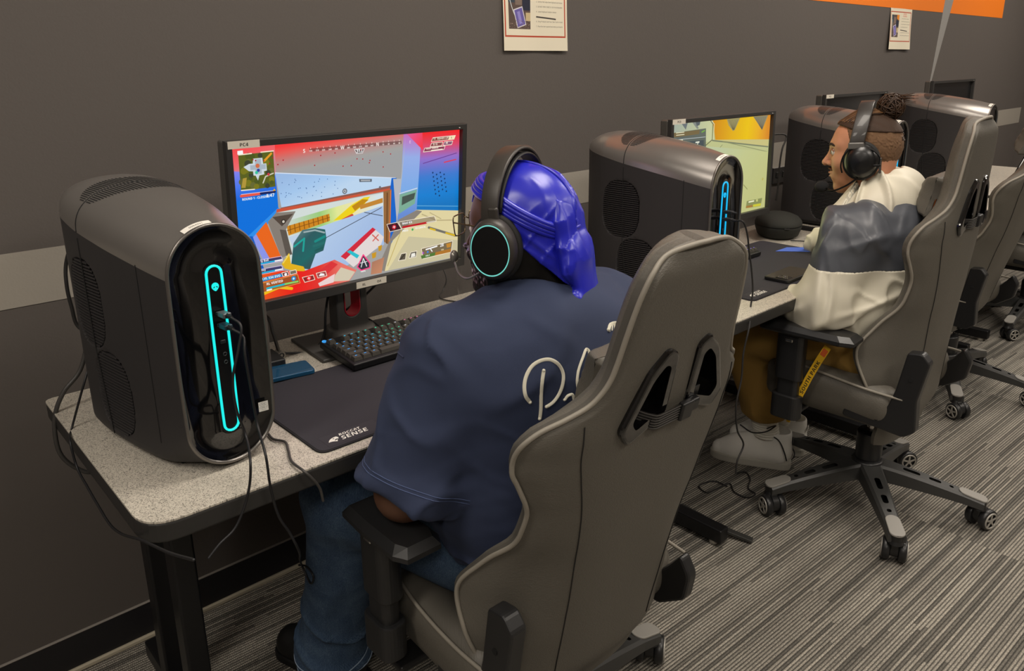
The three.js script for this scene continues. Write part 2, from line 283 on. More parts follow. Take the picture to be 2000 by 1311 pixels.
function emblemShape() { const p = [], R = 0.0062; for (let i = 0; i < 40; i++) { const a = Math.PI * 2 * i / 40, x = Math.cos(a), y = Math.sin(a); p.push([R * x * (y < 0 ? 1 - 0.42 * y * y : 0.98), R * (y < 0 ? 1.32 * y : 0.95 * y)]); } return new THREE.Shape(p.map(([a, b]) => new THREE.Vector2(a, b))); }
const tagTex = canvasTex(256, 64, (g, w, h) => { g.fillStyle = '#e9e5dc'; g.fillRect(0, 0, w, h); g.fillStyle = '#3a3630'; g.font = 'bold 30px monospace'; g.textAlign = 'center'; g.fillText('0084931', w / 2, 43); });
const cpuTex = canvasTex(256, 256, (g, w, h) => {
  g.fillStyle = '#d9d8d2'; g.fillRect(0, 0, w, h); g.fillStyle = '#55585c'; g.textAlign = 'center'; g.font = 'bold 46px sans-serif'; g.fillText('intel', w / 2, 84);
  g.strokeStyle = '#55585c'; g.lineWidth = 7; g.beginPath(); g.ellipse(w / 2, 70, 96, 44, -0.08, 0.5, 5.9); g.stroke();
  g.font = '62px sans-serif'; g.fillText('CORE i7', w / 2, 182); g.font = '32px sans-serif'; g.fillText('10th Gen', w / 2, 226);
});
const pcBodyGeo = (() => {
  const ts = [0, 0.004, 0.012, 0.025, 0.045, 0.07, 0.1, 0.12]; for (let t = 0.14; t < 0.34; t += 0.0035) ts.push(t); ts.push(0.26, 0.345, 0.365, 0.385, 0.4, 0.41, 0.42); ts.sort((a, b) => a - b);
  const sm = toCreasedNormals(mergeVertices(rowsGeo(ts.map((t) => pcSection(t, 'side')), false), 1e-5), 0.7);
  const shell = (a, b) => rowsGeo(ts.filter((t) => t >= a && t <= b).map((t) => pcSection(t, 'shell', 36)), false);
  const back = (() => { const a = pcSection(0.42, 'shell'), b = pcSection(0.42, 'side'); const o = [...a.map((p) => [p.x, p.y]), ...b.slice(1, -1).map((p) => [p.x, p.y])]; return new THREE.ShapeGeometry(shape(o)).translate(0, 0, -0.42); })();
  return { side: sm, front: shell(0, 0.26), rear: shell(0.26, 0.42), back };
})();
const glowMats = [M(0x00252a, 0.5, { emissive: 0x19e6e0, emissiveIntensity: 1.15 }), M(0x00202a, 0.5, { emissive: 0x16b8f0, emissiveIntensity: 1.1 })];
function pcSurf(sg, t, y, off) { return V3(sg * (table(PCW, t) + off), y, -t); }
function ventGeos(v, sg, dy) {              // slatted vent lying on the side surface
  const ribs = [], ts = [v[0] - v[2] - 0.004, v[0] + v[2] + 0.004];
  for (let y = v[1] - v[3] + dy * 0.4; y < v[1] + v[3]; y += dy) {
    let a = null, b = null; for (let t = ts[0]; t <= ts[1]; t += 0.001) if (hexV(v, t, y) < 1.04) { if (a === null) a = t; b = t; }
    if (a === null || b - a < 0.006) continue;
    const R = [[], [], [], []], n = 8; for (let i = 0; i <= n; i++) { const t = lerp(a, b, i / n); [[-0.22, -0.0072], [-0.2, -0.0004], [0.2, -0.0004], [0.22, -0.0072]].forEach(([h, off], k) => R[k].push(pcSurf(sg, t, y + h * dy, off))); }
    ribs.push(rowsGeo(sg > 0 ? R : R.slice().reverse(), false).toNonIndexed());
  }
  const g = merge(ribs); g.computeVertexNormals(); return g;
}
const pcVents = [];
for (const sg of [-1, 1]) for (const v of VENTS) pcVents.push(ventGeos(v, sg, 0.0058));
const topSlots = (() => {
  const out = [];
  for (let i = -17; i <= 17; i++) {
    const a0 = Math.PI / 2 - i * 0.052, L = 0.045 * Math.sqrt(1 - (i / 18) ** 2);
    for (const [t0, t1] of [[0.256 - L, 0.256], [0.2645, 0.2645 + L * 1.0]]) {
      const rows = []; for (let k = 0; k <= 3; k++) { const t = lerp(t0, t1, k / 3), row = []; for (const d of [-0.011, 0.011]) { const a = a0 + d + (t - 0.26) * 0.9, w = table(PCW, t), s = table(PCS, t), h = table(PCT, t), e = lerp(1, 0.86, smooth(0, 0.15, t)), c = Math.cos(a), q = Math.sin(a); row.push(V3(Math.sign(c) * w * Math.abs(c) ** e, s + (h - s) * q ** e + 0.0008, -t)); } rows.push(row); }
      out.push(rowsGeo(rows, false));
    }
  }
  return merge(out);
})();
function makePC(label, pos, turn, glow, o = {}) {
  const t = thing('desktop_tower', label, 'computer', pos, turn, 'computer towers');
  const body = mesh('side_body', pcBodyGeo.side, sideMat, t);
  mesh('vent_slats', merge(pcVents), sideMat, body).userData.kind = 'stuff';
  for (const sg of [-1, 1]) mesh('panel_seam', tube([0.02, 0.04, 0.18, 0.182, 0.345, 0.38].map((y) => pcSurf(sg, 0.26 - (sg && y < 0.2 ? (0.2 - y) * 0.12 : 0), y, 0.0002)), 0.0011, 24, false, 5), ventDark, body);
  for (const sg of [-1, 1]) mesh('panel_seam', tube([0.02, 0.06, 0.2, 0.36].map((y) => pcSurf(sg, 0.075, Math.max(y, 0.05), 0.0002)), 0.0008, 16, false, 5), ventDark, body);
  mesh('shell_front', pcBodyGeo.front, shellMat, t); const rear = mesh('shell_rear', pcBodyGeo.rear, shellMat, t);
  mesh('top_vent', topSlots, ventDark, rear).userData.kind = 'stuff';
  mesh('shell_seam', tube(pcSection(0.26, 'shell', 20), 0.0012, 60, false, 5), ventDark, rear);
  mesh('back_panel', pcBodyGeo.back, ventDark, t);
  mesh('foot_pad', rbox(0.13, 0.008, 0.30, 0.003, 0, 0.004, -0.22), ventDark, t);
  // front: metal rim, glossy dish, glowing loop
  const rim = stadium(0.0775, 0.0085, 0.4195), L = stadium(0.0128, 0.063, 0.352);
  mesh('front_rim', new THREE.TubeGeometry(curve(rim.filter((_, i) => i !== 20 + 1 && i !== 41).map(([x, y]) => V3(x, y, 0)), true), 160, 0.0032, 8, true), rimMat, t);
  const rows = [], prof = [[0, -0.001], [0.06, -0.0035], [0.2, -0.0062], [0.45, -0.0085], [0.7, -0.0085], [0.85, -0.0072], [0.95, -0.006], [1, -0.0058]];
  for (const [k, z] of prof) rows.push(rim.map(([x, y], i) => V3(lerp(x, L[i][0] * 1.36, k), lerp(y, L[i][1] + (L[i][1] > 0.2 ? 0.006 : -0.006), k), z)));
  const front = mesh('front_panel', rowsGeo(rows, true), glossBlack, t);
  mesh('port_panel', new THREE.ShapeGeometry(shape(stadium(0.0178, 0.057, 0.358))).translate(0, 0, -0.0058), P(0x06070a, 0.22), front);
  mesh('light_loop', new THREE.TubeGeometry(curve(L.filter((_, i) => i !== 21 && i !== 41).map(([x, y]) => V3(x, y, -0.0048)), true), 140, 0.0021, 6, true), glowMats[glow], t).userData.label = 'glowing turquoise loop';
  const em = mesh('emblem', extrude(emblemShape(), 0.001).translate(0, 0.318, -0.0055), glowMats[glow], t); em.userData.label = 'glowing head emblem';
  mesh('emblem_eyes', emblemEyes.clone().translate(0, 0.318, -0.0044), M(0x003a40, 0.6), em);
  for (const [y, w] of [[0.272, 0.013], [0.252, 0.013], [0.222, 0.009]]) mesh('port', rbox(w, 0.006, 0.003, 0.001, 0.002, y, -0.0055), M(0x1a1c1e, 0.4), front);
  for (const y of [0.2, 0.186]) mesh('port', new THREE.TorusGeometry(0.0028, 0.0009, 6, 18).translate(0.003, y, -0.0052), M(0x2a2c2e, 0.4), front);
  if (o.sticker !== false) { const s = mesh('sticker', new THREE.PlaneGeometry(0.017, 0.018).rotateY(-0.18).translate(0.058, 0.088, 0.0012), M(0xffffff, 0.4, { map: cpuTex }), t); s.userData.label = 'silver processor sticker'; }
  { const w = 0.05, rws = []; for (let i = 0; i <= 10; i++) { const a = Math.PI / 2 + 0.22 + (0.5 - i / 10) * 0.62; const row = []; for (const tt of [0.016, 0.004]) { const e = 1; row.push(V3(table(PCW, tt) * Math.cos(a), table(PCS, tt) + (table(PCT, tt) - table(PCS, tt)) * Math.sin(a) + 0.0012, -tt)); } rws.push(row); }
    const g = rowsGeo(rws, false), uv = []; for (let i = 0; i <= 10; i++) uv.push(i / 10, 1, i / 10, 0); g.setAttribute('uv', new THREE.Float32BufferAttribute(uv, 2)); mesh('asset_tag', g, M(0xffffff, 0.6, { map: tagTex }), t).userData.label = 'white asset tag'; }
  return t;
}
makePC('large charcoal tower with turquoise loop and two cables plugged in its front', [0.459, DH, 0.648], 0.09, 0);
makePC('charcoal tower with a blue-lit loop standing between the two seated people', [1.80, DH, 0.738], 0.045, 1);
makePC('charcoal tower standing right behind the face of the person in the windbreaker', [3.075, 0.757, 0.675], 0.03, 1);
makePC('charcoal tower standing behind the empty headrest at the far desk', [4.27, 0.768, 0.63], 0.03, 1);
// ---------------------------------------------------------------- monitors
function homography(src, dst) {                              // projective map of four corners
  const A = [], b = [];
  src.forEach(([x, y], i) => { const [u, v] = dst[i]; A.push([x, y, 1, 0, 0, 0, -u * x, -u * y]); b.push(u); A.push([0, 0, 0, x, y, 1, -v * x, -v * y]); b.push(v); });
  for (let i = 0; i < 8; i++) { let p = i; for (let r = i + 1; r < 8; r++) if (Math.abs(A[r][i]) > Math.abs(A[p][i])) p = r; [A[i], A[p]] = [A[p], A[i]]; [b[i], b[p]] = [b[p], b[i]];
    for (let r = 0; r < 8; r++) if (r !== i) { const f = A[r][i] / A[i][i]; for (let c = i; c < 8; c++) A[r][c] -= f * A[i][c]; b[r] -= f * b[i]; } }
  const h = b.map((v, i) => v / A[i][i]); return (x, y) => { const w = h[6] * x + h[7] * y + 1; return [(h[0] * x + h[1] * y + h[2]) / w, (h[3] * x + h[4] * y + h[5]) / w]; };
}
function painter(g, S) {
  const path = (pts) => { g.beginPath(); pts.forEach((p, i) => { const [x, y] = S(...p); i ? g.lineTo(x, y) : g.moveTo(x, y); }); };
  return {
    poly: (pts, c) => { path(pts); g.closePath(); g.fillStyle = c; g.fill(); },
    grad: (pts, a, b, stops) => { path(pts); g.closePath(); const q = g.createLinearGradient(...S(...a), ...S(...b)); stops.forEach(([t, c]) => q.addColorStop(t, c)); g.fillStyle = q; g.fill(); },
    line: (pts, c, w) => { path(pts); g.strokeStyle = c; g.lineWidth = w; g.lineCap = g.lineJoin = 'round'; g.stroke(); },
    loop: (pts, c, w) => { path(pts); g.closePath(); g.strokeStyle = c; g.lineWidth = w; g.stroke(); },
    dot: (x, y, r, c) => { const [u, v] = S(x, y); g.beginPath(); g.arc(u, v, r, 0, 7); g.fillStyle = c; g.fill(); },
    text: (s, x, y, px, c, f = 'bold', al = 'left') => { const [u, v] = S(x, y); g.font = f + ' ' + px + 'px sans-serif'; g.textAlign = al; g.textBaseline = 'middle'; g.fillStyle = c; g.fillText(s, u, v); },
  };
}
const SW = 1600, SH = 900;
const screen1 = canvasTex(SW, SH, (g) => {
  const S = homography([[110, 212], [1583, 118], [1550, 937], [157, 1219]], [[0, 0], [SW, 0], [SW, SH], [0, SH]]), d = painter(g, S);
  g.fillStyle = '#a7a6a4'; g.fillRect(0, 0, SW, SH);
  d.grad([[100, 200], [1260, 100], [1215, 440], [400, 380], [100, 370]], [600, 180], [620, 380], [[0, '#ff3b3b'], [0.22, '#ef5f58'], [0.5, '#c08a86'], [0.8, '#a8a5a2'], [1, '#a3a4a5']]);
  d.grad([[100, 200], [400, 180], [400, 400], [100, 360]], [120, 220], [180, 380], [[0, '#ff4a4a'], [0.7, '#f76a70'], [1, '#d98a98']]);
  d.grad([[100, 360], [400, 390], [410, 600], [130, 780]], [140, 360], [200, 760], [[0, '#8d86f7'], [0.25, '#4f7cf3'], [0.5, '#1268e0'], [1, '#0f79e8']]);
  d.poly([[130, 560], [400, 480], [410, 600], [210, 780], [135, 775]], '#0c74e2');
  d.poly([[210, 780], [410, 600], [425, 610], [250, 800]], '#2f93f2');
  d.grad([[395, 378], [1165, 424], [1145, 470], [430, 600]], [500, 390], [560, 590], [[0, '#9fc0ea'], [0.5, '#a9cdf4'], [1, '#c2dcf6']]);
  d.line([[398, 378], [800, 402], [1165, 424]], '#dfeafc', 5);
  d.poly([[430, 600], [1145, 470], [1140, 495], [400, 625]], '#8e5a50');
  d.poly([[400, 610], [1140, 487], [1140, 500], [395, 632]], '#d2573a');
  d.poly([[1140, 424], [1172, 424], [1160, 800], [1120, 850], [1128, 500]], '#0f66cf');
  d.poly([[1085, 510], [1138, 496], [1118, 855], [1080, 830]], '#9a6a3c'); d.line([[1110, 520], [1098, 840]], '#6b4422', 9); d.line([[1132, 505], [1114, 860]], '#ef7a45', 6);
  d.poly([[395, 632], [1085, 515], [1080, 830], [470, 960], [340, 690]], '#d9e3df');
  d.grad([[450, 690], [1082, 520], [1078, 640], [470, 780]], [500, 700], [1050, 560], [[0, '#c9d8c9'], [0.3, '#9fd27e'], [0.5, '#e8ef9b'], [0.7, '#f2e9b6'], [1, '#dbe9ef']]);
  d.poly([[460, 720], [735, 645], [738, 690], [470, 780]], '#d58a1e'); for (let i = 0; i < 9; i++) d.line([[480 + i * 30, 716 - i * 8], [484 + i * 30, 765 - i * 9]], '#8a520f', 5);
  d.line([[462, 748], [737, 668]], '#8a520f', 4);
  d.poly([[760, 690], [880, 590], [960, 545], [1000, 540], [960, 590], [840, 680]], '#f5d91a'); d.poly([[880, 600], [950, 556], [990, 560], [900, 630]], '#c78d12');
  d.poly([[930, 595], [1080, 550], [1080, 580], [935, 620]], '#c98a35'); d.line([[820, 690], [880, 660]], '#d24a3a', 22);
  d.grad([[470, 790], [1080, 600], [1080, 850], [800, 1000], [560, 1010]], [520, 780], [800, 1000], [[0, '#c5d8ee'], [0.5, '#b4cdee'], [1, '#a9c3ea']]);
  d.line([[710, 798], [1070, 612]], '#3b3f4a', 4); d.line([[960, 640], [1076, 665]], '#3b3f4a', 4);
  d.poly([[340, 690], [395, 632], [520, 625], [455, 740], [490, 900], [420, 920]], '#8a8178'); d.poly([[370, 660], [505, 640], [430, 720]], '#55483f'); d.dot(440, 690, 15, '#3c342e'); d.dot(440, 690, 8, '#d7cfc0');
  d.poly([[415, 740], [455, 745], [490, 900], [450, 905]], '#5f574f');
  d.poly([[240, 790], [330, 690], [420, 920], [330, 930]], '#f06a1e'); d.poly([[240, 790], [262, 765], [345, 925], [300, 930]], '#8f9af0');
  d.poly([[130, 780], [240, 780], [310, 1000], [150, 1000]], '#145fc4');
  d.grad([[1225, 140], [1345, 130], [1300, 640], [1170, 700], [1200, 460]], [1280, 130], [1240, 660], [[0, '#d06ac0'], [0.3, '#9ab2ee'], [0.7, '#7fb0ee'], [1, '#6a8fd8']]);
  d.poly([[1240, 140], [1180, 640], [1165, 700], [1150, 430], [1200, 430]], '#b9bcc2'); d.poly([[1190, 530], [1300, 500], [1285, 590], [1180, 655]], '#7fb29a'); d.poly([[1205, 545], [1290, 520], [1280, 560], [1200, 600]], '#46564e'); d.line([[1188, 525], [1302, 492]], '#dfe7ec', 6);
  d.grad([[1340, 130], [1583, 118], [1566, 640], [1296, 630]], [1460, 120], [1440, 600], [[0, '#ff2420'], [0.2, '#e24a6e'], [0.36, '#9a72cf'], [0.6, '#3f7fd6'], [0.85, '#1183d8'], [1, '#0e78c6']]);
  d.grad([[1240, 140], [1345, 130], [1345, 250]], [1240, 140], [1345, 230], [[0, '#e660a8'], [1, '#ff3a4a']]);
  d.line([[1345, 335], [1560, 272]], '#6c3f96', 5); d.line([[1480, 330], [1555, 313]], '#e0405e', 8); for (let i = 0; i < 22; i++) d.dot(1405 + (i % 4) * 24 + (i >> 2) * 3, 395 + (i >> 2) * 27 + (i % 2) * 12, 6, '#0b3a6e');
  d.line([[1300, 605], [1560, 612]], '#5ba8dc', 6);
  d.poly([[1296, 630], [1568, 640], [1552, 935], [1080, 1020], [1120, 860], [1200, 690]], '#e6d9a6'); d.poly([[1180, 690], [1296, 632], [1330, 640], [1130, 830], [1080, 1020], [1030, 1010]], '#8d857c');
  d.line([[1330, 660], [1420, 700], [1520, 700]], '#c0b184', 8); d.line([[1380, 650], [1450, 690]], '#c0b184', 6); d.line([[1370, 745], [1540, 800]], '#75726a', 16); d.line([[1380, 752], [1410, 762]], '#e0b81c', 12); d.line([[1480, 782], [1535, 798]], '#e0b81c', 12); d.line([[1200, 745], [1100, 985]], '#c9b36c', 6); d.poly([[1240, 800], [1560, 830], [1552, 935], [1100, 1015]], '#cfc6a2');
  d.grad([[1000, 960], [1080, 930], [1060, 1030], [990, 1040]], [1000, 960], [1060, 1040], [[0, '#b07a60'], [1, '#d08f6a']]);
  // gloved hand and the syringe-like tool
  d.grad([[480, 980], [500, 830], [560, 745], [640, 735], [705, 745], [712, 800], [690, 880], [640, 900], [600, 1000]], [500, 760], [650, 960], [[0, '#6f8a8c'], [0.35, '#2e5d62'], [0.7, '#1f6a68'], [1, '#3c4f55']]);
  d.line([[505, 850], [570, 800], [560, 880]], '#1fa79c', 12); d.line([[640, 820], [700, 790]], '#1b8f88', 16); d.line([[630, 850], [695, 830]], '#26706d', 16); d.line([[640, 880], [685, 862]], '#1d5c5a', 14); d.line([[570, 760], [640, 748], [700, 765]], '#9fb3b5', 10);
  d.poly([[420, 960], [470, 890], [480, 960], [560, 980], [580, 1030], [440, 990]], '#e9b81f'); d.line([[430, 955], [470, 900]], '#f7dd62', 8);
  d.grad([[290, 1000], [560, 1010], [760, 940], [900, 1010], [850, 1080], [300, 1190]], [300, 1100], [800, 1050], [[0, '#f05a1c'], [0.4, '#f21f1a'], [0.7, '#e8362f'], [1, '#f0776a']]);
  d.poly([[800, 920], [1010, 738], [1035, 760], [1080, 800], [1060, 850], [880, 990]], '#e9dfdd'); d.poly([[800, 920], [1010, 738], [1030, 752], [830, 940]], '#d7263d'); d.poly([[840, 890], [860, 880], [920, 915], [905, 935]], '#27c4d2');
  d.line([[1008, 786], [1045, 822]], '#d8695e', 8); d.line([[1045, 786], [1010, 824]], '#d8695e', 8); d.poly([[1000, 905], [1030, 895], [1025, 930], [1003, 938]], '#d09a20'); d.poly([[1042, 860], [1068, 850], [1062, 885], [1045, 892]], '#d09a20');
  d.poly([[760, 1040], [800, 990], [890, 1020], [850, 1075], [750, 1080]], '#d8cdb4'); d.poly([[650, 1090], [760, 1030], [750, 1085], [660, 1110]], '#f2d8d6');
  d.poly([[660, 1010], [740, 950], [780, 970], [700, 1040]], '#e23338'); d.line([[300, 1150], [400, 1110], [480, 1120]], '#f7c21a', 18);
  // head-up display
  d.poly([[160, 235], [195, 231], [197, 255], [160, 258]], '#ffffff'); d.poly([[165, 262], [388, 240], [396, 465], [175, 490]], '#5d6420');
  for (let i = 0; i < 26; i++) { const a = hsh(i, 1, 1) * 100, b = hsh(i, 2, 1) * 105; d.dot(280 + a, 365 + b, 12 + 8 * Math.abs(hsh(i, 3, 1)), ['#7c7a1e', '#4f5a22', '#6a6c33', '#3f4430'][i % 4]); }
  d.poly([[258, 285], [318, 280], [322, 318], [342, 316], [345, 362], [326, 366], [328, 386], [296, 392], [286, 425], [272, 394], [258, 392], [256, 366], [230, 365], [196, 338], [232, 318], [256, 316]], '#d3dee6'); d.poly([[270, 290], [308, 286], [312, 380], [272, 384]], '#aebbc6'); d.poly([[238, 328], [338, 320], [338, 352], [240, 358]], '#aebbc6'); d.dot(286, 331, 12, '#d9714a'); d.dot(290, 360, 9, '#2b3fa0'); d.dot(278, 374, 9, '#38c8a0');
  d.line([[330, 300], [350, 280], [375, 255]], '#f0a028', 12); d.line([[318, 440], [335, 400], [385, 380]], '#d8d3c0', 7); d.poly([[178, 470], [190, 410], [215, 405], [205, 470]], '#b79a3c'); d.dot(354, 386, 8, '#d23a46');
  d.line([[168, 260], [250, 252]], '#fff4dc', 6); d.line([[310, 245], [390, 238]], '#fff4dc', 6); d.line([[178, 486], [262, 480]], '#fff4dc', 6);
  d.line([[176, 522], [300, 508]], '#f05a48', 16); d.line([[302, 508], [390, 498]], '#1a2560', 14); d.line([[176, 512], [390, 490]], '#e9dff2', 3); d.text('1:47', 335, 524, 26, '#ffffff'); d.text('ROUND 1 - CLOSING', 180, 545, 17, '#ffffff'); d.poly([[378, 494], [388, 478], [398, 490]], '#ffb21a');
  d.poly([[620, 228], [1210, 188], [1210, 208], [620, 248]], 'rgba(60,30,30,0.45)');
  ['S', '195', '210', '225', '240', '255', 'W', '285', '300', '315', '330', '345', 'N', '15', '30', '45', '60'].forEach((s, i) => { const x = 586 + [0, 42, 84, 124, 166, 206, 245, 284, 322, 360, 398, 434, 470, 506, 541, 576, 610][i], big = s.length === 1; d.text(s, x, 244 - (x - 586) * 0.072 - (big ? 2 : -2), big ? 30 : 13, '#fdeee6', 'bold', 'center'); if (!big) d.line([[x, 226 - (x - 586) * 0.072], [x, 233 - (x - 586) * 0.072]], '#fdeee6', 3); }); d.text('E', 1265, 196, 26, '#f7d8f0', 'normal', 'center');
  d.poly([[908, 238], [970, 234], [958, 262], [920, 264]], 'rgba(40,40,40,0.55)'); d.loop([[908, 238], [970, 234], [958, 262], [920, 264]], '#ffffff', 3); d.text('313', 939, 249, 26, '#ffffff', 'bold', 'center');
  const plate = (p, c) => { d.poly(p, c); d.loop(p, '#fff3dd', 4); };
  plate([[1412, 172], [1556, 160], [1546, 184], [1400, 196]], '#7d3428'); d.poly([[1518, 163], [1556, 160], [1546, 184], [1508, 187]], '#fbe9bd'); d.text('SQUADS LEFT', 1437, 179, 17, '#fff6e0'); d.text('11', 1414, 181, 19, '#fff6e0'); d.text('1', 1526, 175, 19, '#3b3a30');
  plate([[1402, 206], [1474, 200], [1466, 224], [1392, 230]], '#8d4a4e'); plate([[1484, 199], [1538, 195], [1530, 218], [1476, 222]], '#8d5a78'); d.text('0 / 0', 1412, 216, 17, '#fff6e0'); d.text('48', 1492, 208, 17, '#fff6e0'); plate([[1358, 238], [1488, 226], [1480, 248], [1348, 262]], '#8a3f58'); d.text('ASSIST  DAMAGE', 1366, 242, 13, '#fff6e0'); d.line([[1400, 253], [1470, 246]], '#fff6e0', 6);
  plate([[1102, 720], [1170, 708], [1196, 752], [1120, 768]], '#3f0f22'); d.dot(1148, 738, 16, '#d61f38'); d.line([[1141, 739], [1155, 737]], '#fff', 4); d.line([[1147, 731], [1149, 745]], '#fff', 4);
  plate([[1178, 706], [1408, 672], [1420, 704], [1196, 752]], 'rgba(120,105,90,0.55)'); d.text('Med Kit', 1200, 718, 22, '#ffffff'); d.line([[1206, 740], [1358, 714]], '#c41420', 14); d.line([[1358, 714], [1408, 706]], '#d9d0c0', 9); d.text('PRESS', 1200, 766, 17, '#ffffff'); d.dot(1266, 756, 8, '#2fae5a'); d.text('TO CANCEL', 1282, 750, 17, '#ffffff');
  d.poly([[905, 990], [945, 912], [985, 965], [985, 995], [930, 1012]], '#2b2f3a'); d.loop([[905, 990], [945, 912], [985, 965], [985, 995], [930, 1012]], '#ff3d86', 8); d.line([[930, 990], [945, 935], [965, 985]], '#e8e8ea', 7); d.line([[925, 965], [968, 955]], '#e8e8ea', 5); d.text('100%', 925, 1020, 15, '#ffffff');
  plate([[550, 1050], [620, 1035], [630, 1065], [565, 1082]], '#8f2a2a'); d.dot(592, 1056, 15, '#f22'); d.line([[584, 1057], [600, 1054]], '#fff', 4); d.line([[591, 1048], [593, 1064]], '#fff', 4); plate([[640, 1025], [700, 1012], [708, 1042], [650, 1056]], '#a04848'); d.poly([[655, 1045], [668, 1025], [690, 1028], [694, 1040]], '#ffffff');
  plate([[1320, 880], [1522, 834], [1510, 905], [1330, 945]], '#7c6c50'); d.poly([[1315, 925], [1410, 905], [1405, 925], [1320, 945]], '#4f7a34'); d.poly([[1410, 905], [1512, 882], [1508, 905], [1405, 926]], '#b5772a'); d.line([[1350, 886], [1420, 866]], '#ffffff', 10); d.line([[1380, 885], [1388, 898]], '#ffffff', 8); d.text('28', 1440, 862, 30, '#ffffff'); d.text('VOLT', 1345, 927, 15, '#ffffff'); d.text('126', 1445, 890, 15, '#ffe9b0'); d.dot(1330, 908, 7, '#b04ad0'); d.dot(1360, 902, 8, '#3f8ae0'); d.poly([[1480, 852], [1512, 845], [1508, 872], [1484, 878]], '#c98a30');
  plate([[1170, 955], [1190, 910], [1222, 905], [1215, 948]], '#5b5446'); plate([[1238, 940], [1250, 902], [1290, 894], [1284, 932]], '#5b5446'); d.line([[1185, 945], [1210, 915]], '#2f2a22', 7); d.poly([[1250, 935], [1255, 910], [1278, 905], [1280, 928]], '#f5f2e8');
  const bar = (y, col, c2) => { d.poly([[270, y], [420, y - 24], [428, y + 6], [275, y + 32]], 'rgba(30,30,90,0.75)'); d.loop([[270, y], [420, y - 24], [428, y + 6], [275, y + 32]], '#f0d8ff', 3); d.line([[276, y + 24], [380, y + 6]], col, 9); d.line([[380, y + 6], [422, y - 1]], c2, 9); };
  bar(935, '#28b8e8', '#ffffff'); d.text('Fly Ball', 276, 944, 17, '#ffffff'); bar(995, '#28b8e8', '#ffffff'); d.text('Riley', 278, 1002, 16, '#ffffff');
  d.poly([[285, 1050], [415, 1020], [425, 1042], [288, 1074]], '#1b8fd0'); d.text('LVL 534 EVO', 292, 1056, 20, '#ffffff'); plate([[420, 1018], [458, 1010], [466, 1034], [426, 1042]], '#6e3d3d'); plate([[470, 1008], [510, 1000], [516, 1022], [474, 1032]], '#7b7366'); d.dot(444, 1028, 9, '#fff');
  d.poly([[288, 1082], [520, 1030], [535, 1085], [300, 1140]], 'rgba(150,90,40,0.8)'); d.loop([[288, 1082], [520, 1030], [535, 1085], [300, 1140]], '#e8c060', 3); d.text('RL VERTED', 318, 1088, 21, '#ffffff'); d.line([[322, 1116], [440, 1090]], '#1fc0d8', 11); d.line([[440, 1090], [520, 1075]], '#8ede6a', 11); d.line([[322, 1128], [350, 1122]], '#ffffff', 9); d.dot(494, 1056, 15, '#1a8ed8'); d.dot(494, 1056, 7, '#d8f2ff');
  for (let i = 0; i < 34; i++) d.dot(460 + 60 * (i % 6) * 1 + hsh(i, 4, 4) * 60, 480 + hsh(i, 5, 4) * 60, 3, '#5f7fae'); for (let i = 0; i < 20; i++) d.dot(250 + Math.abs(hsh(i, 6, 4)) * 900, 225 + Math.abs(hsh(i, 7, 4)) * 130, 4, '#b41826');
  d.dot(838, 503, 17, '#6e7480'); d.dot(838, 503, 10, '#cfd6de'); d.dot(838, 503, 5, '#555b66'); d.dot(1064, 482, 8, '#6e7480'); d.poly([[932, 427], [1014, 428], [1012, 446], [934, 446]], '#5c6470'); d.poly([[942, 432], [1004, 433], [1003, 441], [943, 441]], '#b5b9bd');
});
